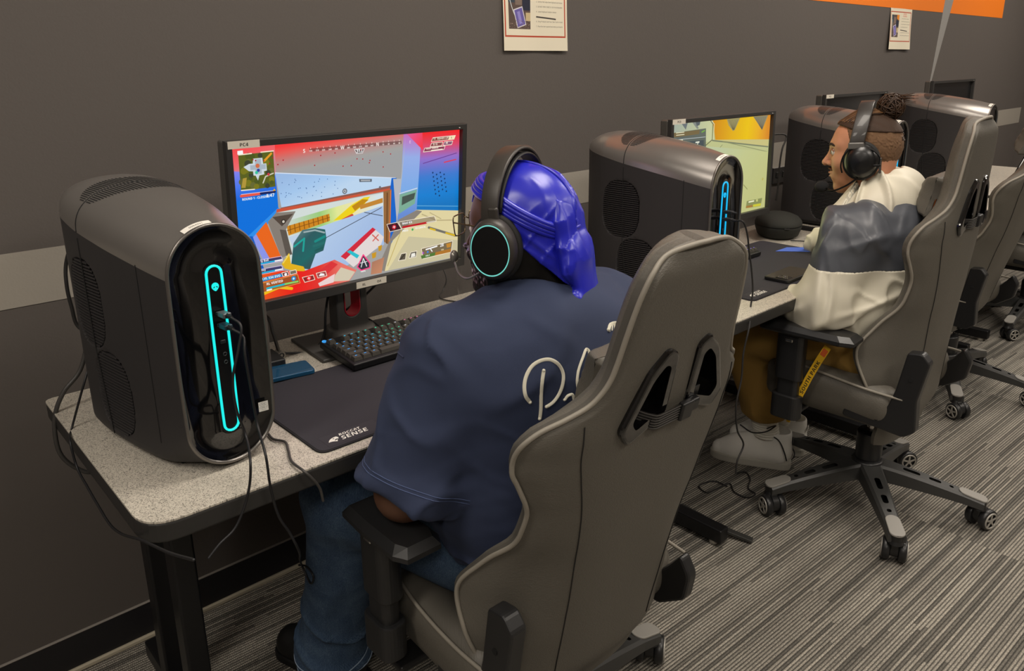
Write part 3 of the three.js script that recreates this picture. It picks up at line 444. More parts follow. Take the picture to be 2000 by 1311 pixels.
const screen2 = canvasTex(SW, SH, (g) => {
  const S = homography([[160, 205], [1190, 145], [1090, 1090], [52, 1372]], [[0, 0], [SW, 0], [SW, SH], [0, SH]]), d = painter(g, S);
  g.fillStyle = '#c3c78e'; g.fillRect(0, 0, SW, SH);
  d.grad([[140, 200], [600, 180], [590, 400], [140, 430]], [200, 210], [560, 380], [[0, '#a8b3a4'], [0.5, '#bcc3a0'], [1, '#cfd3a2']]);
  d.poly([[280, 205], [345, 200], [320, 270]], '#70787a'); d.poly([[395, 195], [430, 192], [460, 260], [440, 265]], '#8a8f88'); d.poly([[430, 192], [480, 190], [470, 225], [440, 235]], '#5f6669');
  d.grad([[610, 180], [1190, 148], [1165, 395], [625, 385]], [620, 260], [1160, 300], [[0, '#d9921c'], [0.3, '#e8b31c'], [0.6, '#f2c814'], [0.8, '#efb425'], [1, '#df8f2e']]);
  d.poly([[755, 175], [890, 165], [830, 290], [810, 300], [770, 240]], '#a59c6a'); d.poly([[1020, 160], [1165, 152], [1100, 300], [1050, 210]], '#8f8a70'); for (let i = 0; i < 8; i++) { d.line([[770 + i * 14, 180], [810 + i * 2, 285]], '#6d6648', 5); d.line([[1035 + i * 15, 165], [1096 + i, 288]], '#625d4c', 5); }
  d.line([[588, 185], [612, 220], [592, 385], [525, 440]], '#6f7152', 9); d.line([[600, 187], [624, 222], [606, 380]], '#e4e4ba', 8);
  d.poly([[600, 385], [1160, 395], [1150, 470], [590, 392]], '#cfc684'); d.line([[595, 392], [860, 430], [1150, 470]], '#7d8468', 12); d.line([[700, 405], [1140, 520]], '#8e9368', 6); d.line([[695, 440], [615, 530]], '#8b9068', 6);
  d.grad([[520, 450], [1150, 520], [1090, 1090], [52, 1372], [140, 500]], [700, 450], [900, 1100], [[0, '#c2cca2'], [0.4, '#c9cd92'], [1, '#c6c886']]);
  d.poly([[185, 300], [535, 262], [520, 510], [190, 520]], 'rgba(70,78,80,0.75)'); d.poly([[190, 300], [470, 275], [460, 320], [190, 350]], '#7a6a48'); d.line([[215, 302], [300, 295]], '#e9e4c0', 7); d.line([[215, 326], [300, 320]], '#e9e4c0', 7); d.line([[490, 300], [520, 285]], '#79b048', 12); d.line([[205, 375], [525, 352]], '#cfd6d8', 4); d.line([[210, 384], [280, 378]], '#e9e4c0', 9);
  d.poly([[205, 408], [350, 400], [350, 470], [205, 470]], '#4b5457'); d.poly([[356, 395], [505, 384], [500, 470], [356, 470]], '#4b5457'); d.line([[248, 432], [318, 424]], '#eef0dc', 12); d.line([[270, 435], [285, 455]], '#eef0dc', 10); d.line([[420, 408], [455, 404]], '#eef0dc', 12); d.line([[445, 408], [432, 440]], '#eef0dc', 10); d.line([[388, 466], [466, 460]], '#eef0dc', 6);
  d.line([[890, 860], [925, 905]], '#9a9a62', 9); d.dot(1083, 800, 12, '#b8a22a'); d.dot(1083, 800, 7, '#cdd088');
  d.poly([[915, 1030], [1070, 995], [1050, 1080], [900, 1105]], '#8d935c'); d.line([[935, 1040], [985, 1028]], '#f4f2cc', 14); d.text('18', 1005, 1024, 34, '#f2ef9a'); d.poly([[905, 1082], [970, 1068], [968, 1092], [905, 1105]], '#a87a3a'); d.poly([[975, 1066], [1055, 1050], [1050, 1078], [975, 1090]], '#d2cc3c');
});
const bezelMat = M(0x2f2e2d, 0.45), bezelTop = M(0x55534f, 0.4, { metalness: 0.3 }), standMat = M(0x454341, 0.45), redMat = M(0xb0102a, 0.35);
const labelTex = (s, w = 256, h = 64, px = 40) => canvasTex(w, h, (g) => { g.fillStyle = '#d8d2c4'; g.fillRect(0, 0, w, h); g.fillStyle = '#26241f'; g.font = 'bold ' + px + 'px sans-serif'; g.textAlign = 'center'; g.textBaseline = 'middle'; const parts = s.split('|'); parts.forEach((p, i) => g.fillText(p, w * (i + 0.5) / parts.length, h * 0.54)); });
function makeMonitor(label, pos, turn, tilt, tex, name, H, lit, stand = {}) {
  const t = thing('monitor', label, 'monitor', [pos[0], H, pos[2]], turn, 'monitors along the wall'), cy = pos[1] - H;
  const head = new THREE.Group(); head.name = 'display'; t.add(head); head.position.set(0, cy, 0); head.rotation.x = -tilt;
  const w = 0.597, h = 0.336, W = 0.624, Ht = 0.372, oy = -0.004;
  const rect = (a, b, c, d) => [[a, b], [c, b], [c, d], [a, d]];
  mesh('bezel', extrude(shape(rect(-W / 2, -Ht / 2 + oy, W / 2, Ht / 2 + oy), rect(-w / 2, -h / 2, w / 2, h / 2)), 0.016, 0.0015).translate(0, 0, -0.008), bezelMat, head);
  mesh('housing', rbox(W - 0.002, Ht - 0.002, 0.03, 0.006, 0, oy, -0.0225), bezelTop, head);
  mesh('back_bulge', rbox(0.36, 0.22, 0.03, 0.012, 0, -0.02, -0.05), standMat, head);
  mesh('screen', new THREE.PlaneGeometry(w, h).translate(0, 0, -0.0062), tex ? M(0x050505, 0.35, { emissive: 0xffffff, emissiveMap: tex, emissiveIntensity: lit }) : P(0x131416, 0.28), head).userData.label = tex ? 'lit game picture' : 'dark screen';
  if (name) mesh('name_sticker', new THREE.PlaneGeometry(0.0675, 0.0155).translate(-w / 2 + 0.024, h / 2 + 0.0065, 0.0085), M(0xffffff, 0.6, { map: labelTex(name) }), head).userData.label = 'white sticker reading ' + name;
  if (stand.low) mesh('name_sticker', new THREE.PlaneGeometry(0.085, 0.0165).translate(0.02, -h / 2 - 0.0105, 0.0085), M(0xffffff, 0.6, { map: labelTex('RL|OA', 320, 64, 32) }), head).userData.label = 'white sticker reading RL OA';
  mesh('indicator', rbox(0.004, 0.002, 0.002, 0.0008, w / 2 - 0.012, h / 2 + 0.005, 0.0085), M(0xdddddd, 0.4), head);
  // stand: neck with an oval opening lined in red, round collar, flat foot
  const nb = -0.085, nw = 0.045, top = cy - 0.05;
  const neckO = [[-nw, 0.03], [nw, 0.03], [nw - 0.004, top], [-nw + 0.004, top]], hole = stadium(0.022, 0.062, top * 0.98).map(([x, y]) => [x, y]);
  mesh('neck', extrude(shape(neckO, hole), 0.04, 0.004).translate(0, 0, nb - 0.02), standMat, t);
  mesh('cable_opening', extrude(shape(stadium(0.0222, 0.0618, top * 0.98 + 0.0002), stadium(0.020, 0.064, top * 0.98 - 0.002)), 0.041).translate(0, 0, nb - 0.0205), redMat, t).userData.label = 'red lining of the cable opening';
  mesh('collar', new THREE.LatheGeometry([[0, 0.036], [0.052, 0.036], [0.062, 0.03], [0.066, 0.014], [0.066, 0.006]].map((p) => new THREE.Vector2(...p)), 40).translate(0, 0, nb), standMat, t);
  mesh('foot', rbox(0.275, 0.008, 0.19, 0.003, 0, 0.004, -0.058).rotateY(stand.turn || 0), standMat, t);
  return t;
}
const SCREEN = 0.92;
makeMonitor('lit monitor with a red and blue game scene and a sticker reading PC4', [0.940, 1.075, 0.312], 0.013, -0.07, screen1, 'PC4', DH, SCREEN, { low: true, turn: -0.1 });
makeMonitor('lit monitor with a pale yellow game scene and a sticker reading PC3', [2.308, 1.046, 0.405], 0.0, 0.02, screen2, 'PC3', DH, SCREEN);
makeMonitor('dark monitor with a sticker reading PC2 above the windbreaker wearer', [3.54, 1.077, 0.29], 0.0, 0.02, null, 'PC2', 0.757, 0);
makeMonitor('dark monitor without a sticker at the far end of the row', [4.72, 1.108, 0.29], 0.0, 0.02, null, null, 0.768, 0);
for (const [x, y, z, c, I] of [[0.94, 1.075, 0.325, 0xd8a8b8, 0.7], [2.308, 1.046, 0.418, 0xe0de9a, 0.7]]) { const l = new THREE.RectAreaLight(c, I, 0.59, 0.33); l.position.set(x, y, z); l.lookAt(x, y, z + 1); l.castShadow = true; scene.add(l); }
// ---------------------------------------------------------------- posters
const posterTex = canvasTex(900, 700, (g, w, h) => {
  g.fillStyle = '#e4dcc6'; g.fillRect(0, 0, w, h); g.strokeStyle = '#b5462c'; g.lineWidth = 16; g.strokeRect(24, 60, w - 60, h - 200);
  g.fillStyle = '#57463f'; g.fillRect(72, 110, 300, 380); g.fillStyle = '#2f3d4a'; g.fillRect(72, 110, 90, 130); g.fillStyle = '#7b6a60'; g.fillRect(170, 150, 90, 110); g.fillStyle = '#e98a12'; g.beginPath(); g.moveTo(290, 110); g.lineTo(372, 110); g.lineTo(372, 215); g.lineTo(290, 170); g.fill();
  g.fillStyle = '#1d2136'; g.fillRect(265, 200, 107, 110); g.save(); g.translate(225, 380); g.rotate(-0.28); g.fillStyle = '#d8d4dc'; g.fillRect(-62, -95, 130, 185); g.fillStyle = '#655aa6'; g.fillRect(-52, -84, 110, 165); g.fillStyle = '#8f86cc'; g.fillRect(-20, -60, 40, 120); g.restore();
  g.strokeStyle = '#cfd6d8'; g.lineWidth = 9; g.beginPath(); g.moveTo(85, 190); g.bezierCurveTo(110, 250, 120, 300, 165, 370); g.stroke(); g.fillStyle = '#c7b389'; g.fillRect(310, 330, 62, 80); for (let i = 0; i < 60; i++) { g.fillStyle = ['#8a6f5f', '#3a2f2b', '#b8a090'][i % 3]; g.fillRect(80 + Math.abs(hsh(i, 1, 3)) * 280, 400 + Math.abs(hsh(i, 2, 3)) * 80, 8, 5); }
  g.fillStyle = '#c8402c'; g.textAlign = 'center'; g.font = 'bold 34px serif'; g.fillText('STATION', 600, 104); g.fillText('CLEANING', 600, 140); g.fillStyle = '#4a4438'; g.textAlign = 'left'; g.font = '19px sans-serif';
  ['1.  Power Sign off then turn off system', '2.  Sanitize then wipe down keyboard and mouse', '3.  DO NOT SPRAY DIRECTLY ON THE KEYBOARDS', '4.  Leave keyboard station cleaner', '', '6.  Drop Products and Your Own Trash in trash', '7.  Place the chair squared back where you found it'].forEach((s, i) => g.fillText(s, 450, 178 + i * 48, 380));
  g.strokeStyle = '#3f3a34'; g.lineWidth = 14; g.beginPath(); g.moveTo(450, 366); g.lineTo(730, 384); g.stroke();
});
function poster(label, x, y, w, h, bend) {
  const g = new THREE.PlaneGeometry(w, h, 24, 24), p = g.attributes.position;
  for (let i = 0; i < p.count; i++) { const a = p.getX(i) / w, b = p.getY(i) / h; p.setZ(i, 0.0025 + bend * (0.5 - b) * (0.006 + 0.01 * a * a) + 0.0015 * Math.sin(a * 9 + b * 3) * bend); }
  g.computeVertexNormals(); const o = mesh('notice_poster', g.translate(x, y, 0), M(0xffffff, 0.75, { map: posterTex, side: THREE.DoubleSide })); tag(o, label, 'poster'); return o;
}
poster('paper cleaning notice with red border taped high on the wall above the lit towers', 1.81, 1.437 + 0.108, 0.284, 0.216, 0.8);
poster('small paper cleaning notice taped just under the orange painted band', 4.622, 1.56, 0.288, 0.214, 1.4);

// ---------------------------------------------------------------- keyboards
const keyMat = M(0x413e39, 0.5), keyBody = M(0x101012, 0.45);
const keyGeoCache = new Map();
function keyGeo(w) {
  if (!keyGeoCache.has(w)) { const W = w - 0.0012, D = 0.0178, o = (k, y, dz) => [V3(-W / 2 * k, y, -D / 2 * k + dz), V3(W / 2 * k, y, -D / 2 * k + dz), V3(W / 2 * k, y, D / 2 * k + dz), V3(-W / 2 * k, y, D / 2 * k + dz)];
    const kk = (W - 0.005) / W, top = [V3(-W / 2 * kk, 0.009, -D / 2 * 0.72), V3(W / 2 * kk, 0.009, -D / 2 * 0.72), V3(W / 2 * kk, 0.0083, D / 2 * 0.66), V3(-W / 2 * kk, 0.0083, D / 2 * 0.66)];
    const g = rowsGeo([o(1, 0, 0).reverse(), o(1, 0.001, 0).reverse(), top.slice().reverse()], true, true).toNonIndexed(); g.computeVertexNormals(); keyGeoCache.set(w, g); }
  return keyGeoCache.get(w);
}
const legendMats = [0x3aa8ff, 0x2cc8f0, 0x2fe0c8, 0x35e0a8, 0xd8d8e0, 0xf078a8, 0xb070f0, 0x7a5cff].map((c) => M(0x101010, 0.5, { emissive: c, emissiveIntensity: 1.0 }));
const legendGeo = [rbox(0.006, 0.0004, 0.0016, 0.0002), rbox(0.0035, 0.0004, 0.0028, 0.0002), rbox(0.0045, 0.0004, 0.002, 0.0002)];
const U = 0.01905, ROWS = [
  [[0, 1], [2, 1], [3, 1], [4, 1], [5, 1], [6.5, 1], [7.5, 1], [8.5, 1], [9.5, 1], [11, 1], [12, 1], [13, 1], [14, 1], [15.25, 1], [16.25, 1], [17.25, 1]],
  [...Array.from({ length: 13 }, (_, i) => [i, 1]), [13, 2], [15.25, 1], [16.25, 1], [17.25, 1]],
  [[0, 1.5], ...Array.from({ length: 12 }, (_, i) => [1.5 + i, 1]), [13.5, 1.5], [15.25, 1], [16.25, 1], [17.25, 1]],
  [[0, 1.75], ...Array.from({ length: 11 }, (_, i) => [1.75 + i, 1]), [12.75, 2.25]],
  [[0, 2.25], ...Array.from({ length: 10 }, (_, i) => [2.25 + i, 1]), [12.25, 2.75], [16.25, 1]],
  [[0, 1.25], [1.25, 1.25], [2.5, 1.25], [3.75, 6.25], [10, 1.25], [11.25, 1.25], [12.5, 1.25], [13.75, 1.25], [15.25, 1], [16.25, 1], [17.25, 1]],
];
function makeKeyboard(label, pos, turn, hue = 0) {
  const t = thing('keyboard', label, 'keyboard', pos, turn, 'keyboards with lit keys'), W = 0.361, D = 0.153, tilt = 0.1;
  const tl = new THREE.Group(); tl.name = 'deck'; t.add(tl); tl.position.set(0, 0.0, D); tl.rotation.x = tilt;                    // raised at the rear by its feet
  mesh('case', rbox(W, 0.017, D, 0.004, W / 2, 0.0102, -D / 2), keyBody, tl);
  const x0 = 0.0085, z0 = -D + 0.0155;
  ROWS.forEach((r, ri) => r.forEach(([u, w]) => {
    const x = x0 + (u + w / 2) * U, z = z0 + (ri + (ri ? 0.45 : 0)) * 0.0196 + 0.009;
    const k = mesh('key', keyGeo(w * U), keyMat, tl); k.position.set(x, 0.0185, z);
    const c = clamp(Math.round((x / W) * 8.2 - 0.6 - ri * 0.55 + hue), 0, 7), l = mesh('legend', legendGeo[(ri + Math.round(u)) % 3], legendMats[c], k); l.position.set(ri ? 0 : -0.001, 0.0091, -0.0028);
  }));
  mesh('logo', new THREE.TorusGeometry(0.0042, 0.0014, 8, 24, 5.0).rotateX(-Math.PI / 2).translate(0.0085, 0.0196, -D + 0.0085), legendMats[0], tl).userData.label = 'glowing blue round logo';
  for (const x of [0.03, W - 0.03]) mesh('foot', rbox(0.02, 0.004, 0.006, 0.0015, x, 0.0002, -D + 0.012), keyBody, tl);
  return t;
}
makeKeyboard('black mechanical keyboard lit blue, green and pink under the PC4 monitor', [0.8192, DH + 0.003, 0.2867], -0.006);
makeKeyboard('black mechanical keyboard beside the oval black case', [2.053, DH + 0.003, 0.357], 0.0, 3);
// ---------------------------------------------------------------- mouse pads
const padMat = M(0x2e2c33, 0.9, { bumpMap: rep(wallBump, 30, 30), bumpScale: 0.0002 }), padEdge = M(0x17161a, 0.9);
const padText = canvasTex(1024, 384, (g, w, h) => {
  g.fillStyle = '#2e2c33'; g.fillRect(0, 0, w, h); g.fillStyle = '#e6e3dc'; g.strokeStyle = '#e6e3dc';
  g.save(); g.translate(300, 170); g.transform(1, 0, -0.25, 1, 0, 0); g.font = 'bold 104px sans-serif'; g.fillText('ROCCAT', 0, -20, 430); g.font = 'bold 168px sans-serif'; g.fillText('SENSE', 10, 130, 640); g.restore();
  g.beginPath(); g.moveTo(60, 250); g.quadraticCurveTo(120, 130, 250, 130); g.quadraticCurveTo(285, 170, 255, 220); g.lineTo(225, 205); g.quadraticCurveTo(180, 215, 170, 250); g.lineTo(230, 240); g.lineTo(190, 300); g.quadraticCurveTo(140, 240, 60, 250); g.fill(); g.fillStyle = '#2e2c33'; g.beginPath(); g.arc(185, 175, 14, 0, 7); g.fill();
});
function makePad(label, x0, x1, z0, z1, y, turn = 0) {
  const t = thing('mouse_pad', label, 'mouse pad', [x0, y, z1], turn, 'black mouse pads'), w = x1 - x0, d = z1 - z0, o = roundPoly([[0, 0], [w, 0], [w, d], [0, d]], 0.022, 6);
  mesh('edge', extrude(shape(o), 0.003, 0.001).rotateX(-Math.PI / 2), padEdge, t);
  const i = roundPoly([[0.004, 0.004], [w - 0.004, 0.004], [w - 0.004, d - 0.004], [0.004, d - 0.004]], 0.019, 6), s = extrude(shape(i), 0.0006).rotateX(-Math.PI / 2).translate(0, 0.0029, 0); mesh('surface', s, padMat, t);
  mesh('print', new THREE.PlaneGeometry(0.115, 0.043).rotateX(-Math.PI / 2).translate(0.082, 0.0037, -0.033), M(0xffffff, 0.8, { map: padText }), t).userData.label = 'white printed lettering ROCCAT SENSE';
  return t;
}
makePad('black mouse pad in front of the navy shirt and the big tower', 0.577, 1.03, 0.372, 0.722, DH, -0.01);
makePad('black mouse pad lying under the black phone', 1.925, 2.64, 0.38, 0.772, DH, 0);
// ---------------------------------------------------------------- phones, case, card, box
{
  const t = thing('phone', 'blue phone lying face down behind the turquoise-lit tower', 'phone', [0.688, DH, 0.338], 0.0), b = P(0x1d5a82, 0.22, { metalness: 0.3, clearcoat: 0.6 });
  t.position.y = DH + 0.0038; t.rotation.y = -0.18 + 0.0;
  mesh('body', extrude(shape(roundPoly([[-0.074, -0.036], [0.074, -0.036], [0.074, 0.036], [-0.074, 0.036]], 0.011, 6)), 0.0095, 0.002).rotateX(-Math.PI / 2), b, t);
  const c = mesh('camera_bump', rbox(0.026, 0.002, 0.026, 0.001, -0.045, 0.0104, -0.018), b, t); for (const [x, z] of [[-0.051, -0.012], [-0.04, -0.024]]) mesh('lens', cyl(0.0045, 0.0045, 0.0015, x, 0.0118, z), glossBlack, c);
}
{
  const t = thing('phone', 'black phone with three lenses lying face down on a mouse pad', 'phone', [2.236, DH + 0.0036, 0.712], -0.0), k = M(0x121214, 0.5);
  t.rotation.y = 0.03;
  mesh('case', extrude(shape(roundPoly([[-0.088, -0.042], [0.088, -0.042], [0.088, 0.042], [-0.088, 0.042]], 0.013, 6)), 0.011, 0.0025).rotateX(-Math.PI / 2), k, t);
  mesh('back_glass', extrude(shape(roundPoly([[-0.084, -0.038], [0.084, -0.038], [0.084, 0.038], [-0.084, 0.038]], 0.01, 6)), 0.001).rotateX(-Math.PI / 2).translate(0, 0.0106, 0), P(0x4a4640, 0.3, { clearcoat: 0.5 }), t);
  const c = mesh('camera_plate', rbox(0.036, 0.003, 0.038, 0.0014, -0.064, 0.0126, 0.014), k, t); for (const [x, z] of [[-0.073, 0.006], [-0.073, 0.023], [-0.056, 0.0145]]) { mesh('lens', new THREE.TorusGeometry(0.0062, 0.0012, 8, 20).rotateX(Math.PI / 2).translate(x, 0.0143, z), rimMat, c); mesh('lens_glass', cyl(0.0058, 0.0058, 0.001, x, 0.0143, z), glossBlack, c); }
}
{
  const t = thing('headphone_case', 'oval black zipped fabric case on the desk behind the keyboard', 'case', [2.775, DH, 0.372], 0.6), fab = M(0x23241f, 0.85, { bumpMap: rep(wallBump, 8, 8), bumpScale: 0.0005 });
  const prof = (pts) => new THREE.LatheGeometry(pts.map((p) => new THREE.Vector2(...p)), 56).scale(1.16, 1, 0.86);
  mesh('lower_shell', prof([[0, 0], [0.07, 0.0], [0.09, 0.01], [0.1, 0.035], [0.1025, 0.046], [0.1, 0.0475], [0, 0.0475]]), fab, t);
  mesh('upper_shell', prof([[0, 0.0505], [0.1, 0.0505], [0.103, 0.053], [0.099, 0.064], [0.085, 0.077], [0.06, 0.086], [0.03, 0.0895], [0, 0.09]]), fab, t);
  mesh('zip', prof([[0.098, 0.0465], [0.1, 0.047], [0.1, 0.051], [0.098, 0.0515]]), M(0x0f0f0f, 0.7), t); mesh('zip_pull', rbox(0.012, 0.004, 0.02, 0.0015, -0.115, 0.049, 0.02), M(0x161616, 0.5), t);
}
{
  const p = [[1515, 490.5], [1537, 483], [1606, 483], [1606, 491.5]].map(([a, b]) => pix(a, b, 'y', DH + 0.0055)), s = shape(p.map(([x, , z]) => [x, -z]));
  tag(mesh('card', extrude(s, 0.0012).rotateX(-Math.PI / 2).translate(0, DH + 0.0042, 0), M(0x5f7fe6, 0.4)), 'flat periwinkle blue card lying on the mouse pad behind the phone', 'card');
}
{
  const t = thing('desk_hub', 'small black perforated box tucked behind the tower', 'hub', [0.655, DH, 0.255], -0.1), m = M(0x19191b, 0.5);
  mesh('body', rbox(0.15, 0.024, 0.085, 0.004, 0, 0.012, 0), m, t); mesh('perforation', merge(Array.from({ length: 22 }, (_, k) => new THREE.CylinderGeometry(0.0016, 0.0016, 0.001, 8).rotateX(Math.PI / 2).translate(-0.06 + (k % 11) * 0.0125, 0.008 + Math.floor(k / 11) * 0.009, 0.0426))), ventDark, t);
}
// ---------------------------------------------------------------- cables
const cableMat = M(0x17171a, 0.5), cableGrey = M(0x3c3a38, 0.45), braid = M(0x232120, 0.7);
function cable(label, pts, r, m = cableMat, cat = 'cable', group) { return tag(mesh('cable', capTube(pts, r, pts.length * 10, 7), m), label, cat, group); }
{
  const px = (L, axis, v) => L.map(([a, b]) => pix(a, b, axis, v)), PZ = 0.655;
  // two plugs in the front of the big tower and their cables
  const plug = (label, p, turn, m) => { const t = thing('usb_plug', label, 'plug', p, turn, 'plugs in the towers'); mesh('housing', rbox(0.014, 0.009, 0.022, 0.002, 0, 0, 0.012), m, t); mesh('collar', new THREE.CylinderGeometry(0.0032, 0.0045, 0.014, 12).rotateX(Math.PI / 2).translate(0, 0, 0.028), cableMat, t); return t; };
  const a = pix(442, 610, 'z', 0.672), b = pix(446, 634, 'z', 0.672);
  plug('grey plug in the upper port inside the turquoise loop', [0.4615, DH + 0.272, 0.645], 0.09, M(0x6a6f74, 0.35, { metalness: 0.5 })); plug('blue-black plug in the lower port inside the turquoise loop', [0.4615, DH + 0.252, 0.645], 0.09, M(0x1c3644, 0.4));
  cable('thin black cable from the upper plug hanging over the desk front towards a desk leg', [[0.464, DH + 0.272, 0.68], [0.470, DH + 0.262, 0.70], ...px([[466, 680], [455, 740], [462, 800], [480, 850]], 'z', 0.705), ...px([[489, 905], [487, 950], [474, 1000], [457, 1035], [430, 1062], [408, 1090]], 'z', 0.762)], 0.0022);
  cable('thin black cable from the lower plug hanging in front of the blue jeans', [[0.464, DH + 0.252, 0.68], [0.472, DH + 0.243, 0.70], ...px([[478, 690], [490, 760], [503, 830]], 'z', 0.71), ...px([[519, 890], [529, 955], [545, 1010], [565, 1040], [580, 1068]], 'z', 0.764), ...px([[592, 1110], [607, 1140], [612, 1125], [600, 1108], [584, 1104]], 'x', 0.63)], 0.0022);
  cable('grey cable from under the tower over the desk edge beside the mouse pad', [...px([[524, 848], [534, 858], [556, 863], [563, 880], [570, 902], [594, 921]], 'y', DH + 0.004), ...px([[610, 935], [625, 955], [631, 978]], 'z', 0.765)], 0.0024, cableGrey);
  cable('thick grey power cable bulging behind the tower by the wall', [[0.40, DH + 0.30, 0.19], ...px([[158, 720], [125, 765], [109, 805], [108, 850], [120, 890], [150, 915], [180, 922]], 'z', 0.2), [0.46, 0.62, 0.12]], 0.0045, cableGrey);
  cable('thin black cable drooping along the open desk side', [[0.41, DH + 0.22, 0.2], ...px([[166, 742], [158, 770], [150, 800], [140, 838]], 'z', 0.3), ...px([[137, 862], [150, 912], [170, 950], [190, 985], [215, 1025], [235, 1042], [275, 1055], [330, 1080], [378, 1094]], 'x', 0.268)], 0.0022);
  cable('braided cord arching behind the tower against the grey stripe', [[0.40, DH + 0.40, 0.2], ...px([[130, 510], [130, 555], [140, 600], [155, 640]], 'z', 0.14), [0.42, DH + 0.12, 0.2]], 0.0038, braid);
  // lock cable with its steel barrel
  const lk = thing('cable_lock', 'braided steel security cable with a round lock beside the tower', 'lock'), st = M(0x8f8b84, 0.3, { metalness: 0.8 });
  mesh('braided_cable', capTube([[0.60, DH + 0.16, 0.20], ...px([[520, 618], [533, 650], [543, 682]], 'z', 0.245)], 0.0042, 40), M(0x5c5852, 0.4, { metalness: 0.5 }), lk);
  const lp = pix(546, 692, 'z', 0.25); mesh('barrel', new THREE.CylinderGeometry(0.0095, 0.0095, 0.022, 24).rotateX(Math.PI / 2).translate(...lp), st, lk); mesh('keyhole', new THREE.TorusGeometry(0.005, 0.0016, 8, 20).translate(lp[0], lp[1], lp[2] + 0.0112), cableMat, lk); mesh('tail', tube([[lp[0] + 0.006, lp[1], lp[2]], ...px([[575, 690], [600, 688], [625, 672], [634, 648], [636, 610]], 'z', 0.235), [0.93, DH + 0.22, 0.2]], 0.0032, 50), cableMat, lk);
  // cords at the monitor stand
  cable('black cord slanting from the wall through the red lined stand opening', [[0.94, DH + 0.085, 0.205], ...px([[668, 610], [690, 595], [712, 578]], 'z', 0.19), [1.24, DH + 0.23, 0.16], [1.30, DH + 0.22, 0.05]], 0.0033);
  cable('thin black cord running down beside the monitor neck to the keyboard', [...px([[699, 560], [701, 600], [706, 612]], 'z', 0.235), ...px([[728, 628], [742, 638], [752, 645]], 'y', DH + 0.02)], 0.0024);
  cable('thin pale cord against the wall behind the clear cup', [[1.36, DH + 0.14, 0.003], ...px([[872, 545], [866, 565]], 'z', 0.06), [1.30, DH + 0.004, 0.13], [1.32, DH + 0.003, 0.2]], 0.002, cableGrey);
  // second desk
  cable('looped black power cable behind the tower between the two people', [[1.76, DH + 0.33, 0.33], ...px([[1160, 345], [1153, 375], [1153, 420], [1156, 440]], 'z', 0.26), [1.75, DH + 0.08, 0.3]], 0.004, cableGrey);
  plug('black plug in the blue-lit loop of the tower between the people', [1.803, DH + 0.272, 0.735], 0.045, cableMat); plug('black plug with a braided cord in the tower between the people', [1.803, DH + 0.252, 0.735], 0.045, cableMat);
  cable('braided black cord hanging from the blue-lit tower down to the white shoe', [[1.805, DH + 0.252, 0.772], ...px([[1450, 432], [1459, 455], [1463, 490], [1468, 530], [1470, 570], [1466, 600]], 'z', 0.79), ...px([[1463, 640], [1452, 690], [1448, 740], [1438, 790], [1440, 840], [1452, 870], [1440, 900], [1437, 925]], 'z', 0.845).map(([x, y, z]) => [x, Math.max(y, 0.012), z])], 0.0025, braid);
  cable('black cord looped loosely on the carpet by the white shoes', px([[1437, 925], [1455, 922], [1465, 935], [1462, 955], [1475, 965], [1460, 972], [1435, 962], [1425, 945], [1400, 955], [1380, 962], [1365, 950], [1395, 940], [1420, 950]], 'y', 0.004), 0.0026, braid);
  cable('black cord curling round the ankle and down the white shoe', px([[1446, 830], [1470, 845], [1500, 842], [1515, 832]], 'z', 0.70).concat(px([[1492, 845], [1520, 860], [1532, 885], [1536, 900]], 'x', 2.33)), 0.0024, cableMat);
  cable('black cord lying along the back of the far mouse pad', px([[1545, 470], [1575, 472], [1600, 480]], 'y', DH + 0.006), 0.0022);
  cable('grey cord dropping from a wall socket beside the yellow-lit monitor', [[2.9, 1.06, 0.03], ...px([[1536, 266], [1528, 290], [1523, 320], [1520, 360], [1516, 390]], 'z', 0.1)], 0.004, cableGrey);
  cable('short yellow cable end on the desk behind the oval case', [...px([[1496, 408], [1502, 422]], 'z', 0.24)], 0.005, M(0xd8a916, 0.5));
  // wall socket plate beside monitor two
  const so = thing('wall_socket', 'dark socket plate low on the wall beside the yellow-lit monitor', 'socket', pix(1522, 342, 'z', 0.0)); mesh('plate', rbox(0.14, 0.075, 0.008, 0.003, 0, 0, 0.004), M(0x222122, 0.4), so); for (const x of [-0.03, 0.03]) mesh('outlet', rbox(0.034, 0.028, 0.004, 0.003, x, 0.004, 0.009), M(0x0f0f10, 0.4), so); mesh('edge', rbox(0.142, 0.004, 0.009, 0.001, 0, 0.039, 0.0045), M(0x8a8782, 0.4), so);
  // clear cup
  const cl = new THREE.MeshPhysicalMaterial({ color: 0xffffff, roughness: 0.06, transmission: 1, thickness: 0, ior: 1.25 }), cup = thing('clear_cup', 'clear plastic cup standing behind the bearded chin', 'cup', pix(920, 594, 'y', DH));
  mesh('wall', new THREE.LatheGeometry([[0.031, 0], [0.034, 0.004], [0.043, 0.105], [0.0445, 0.15], [0.047, 0.153], [0.0465, 0.1555]].map((p) => new THREE.Vector2(...p)), 40), cl, cup); mesh('bottom', new THREE.CylinderGeometry(0.032, 0.031, 0.003, 32).translate(0, 0.0025, 0), cl, cup); mesh('rim', new THREE.TorusGeometry(0.0465, 0.0018, 8, 40).rotateX(Math.PI / 2).translate(0, 0.155, 0), cl, cup);
}
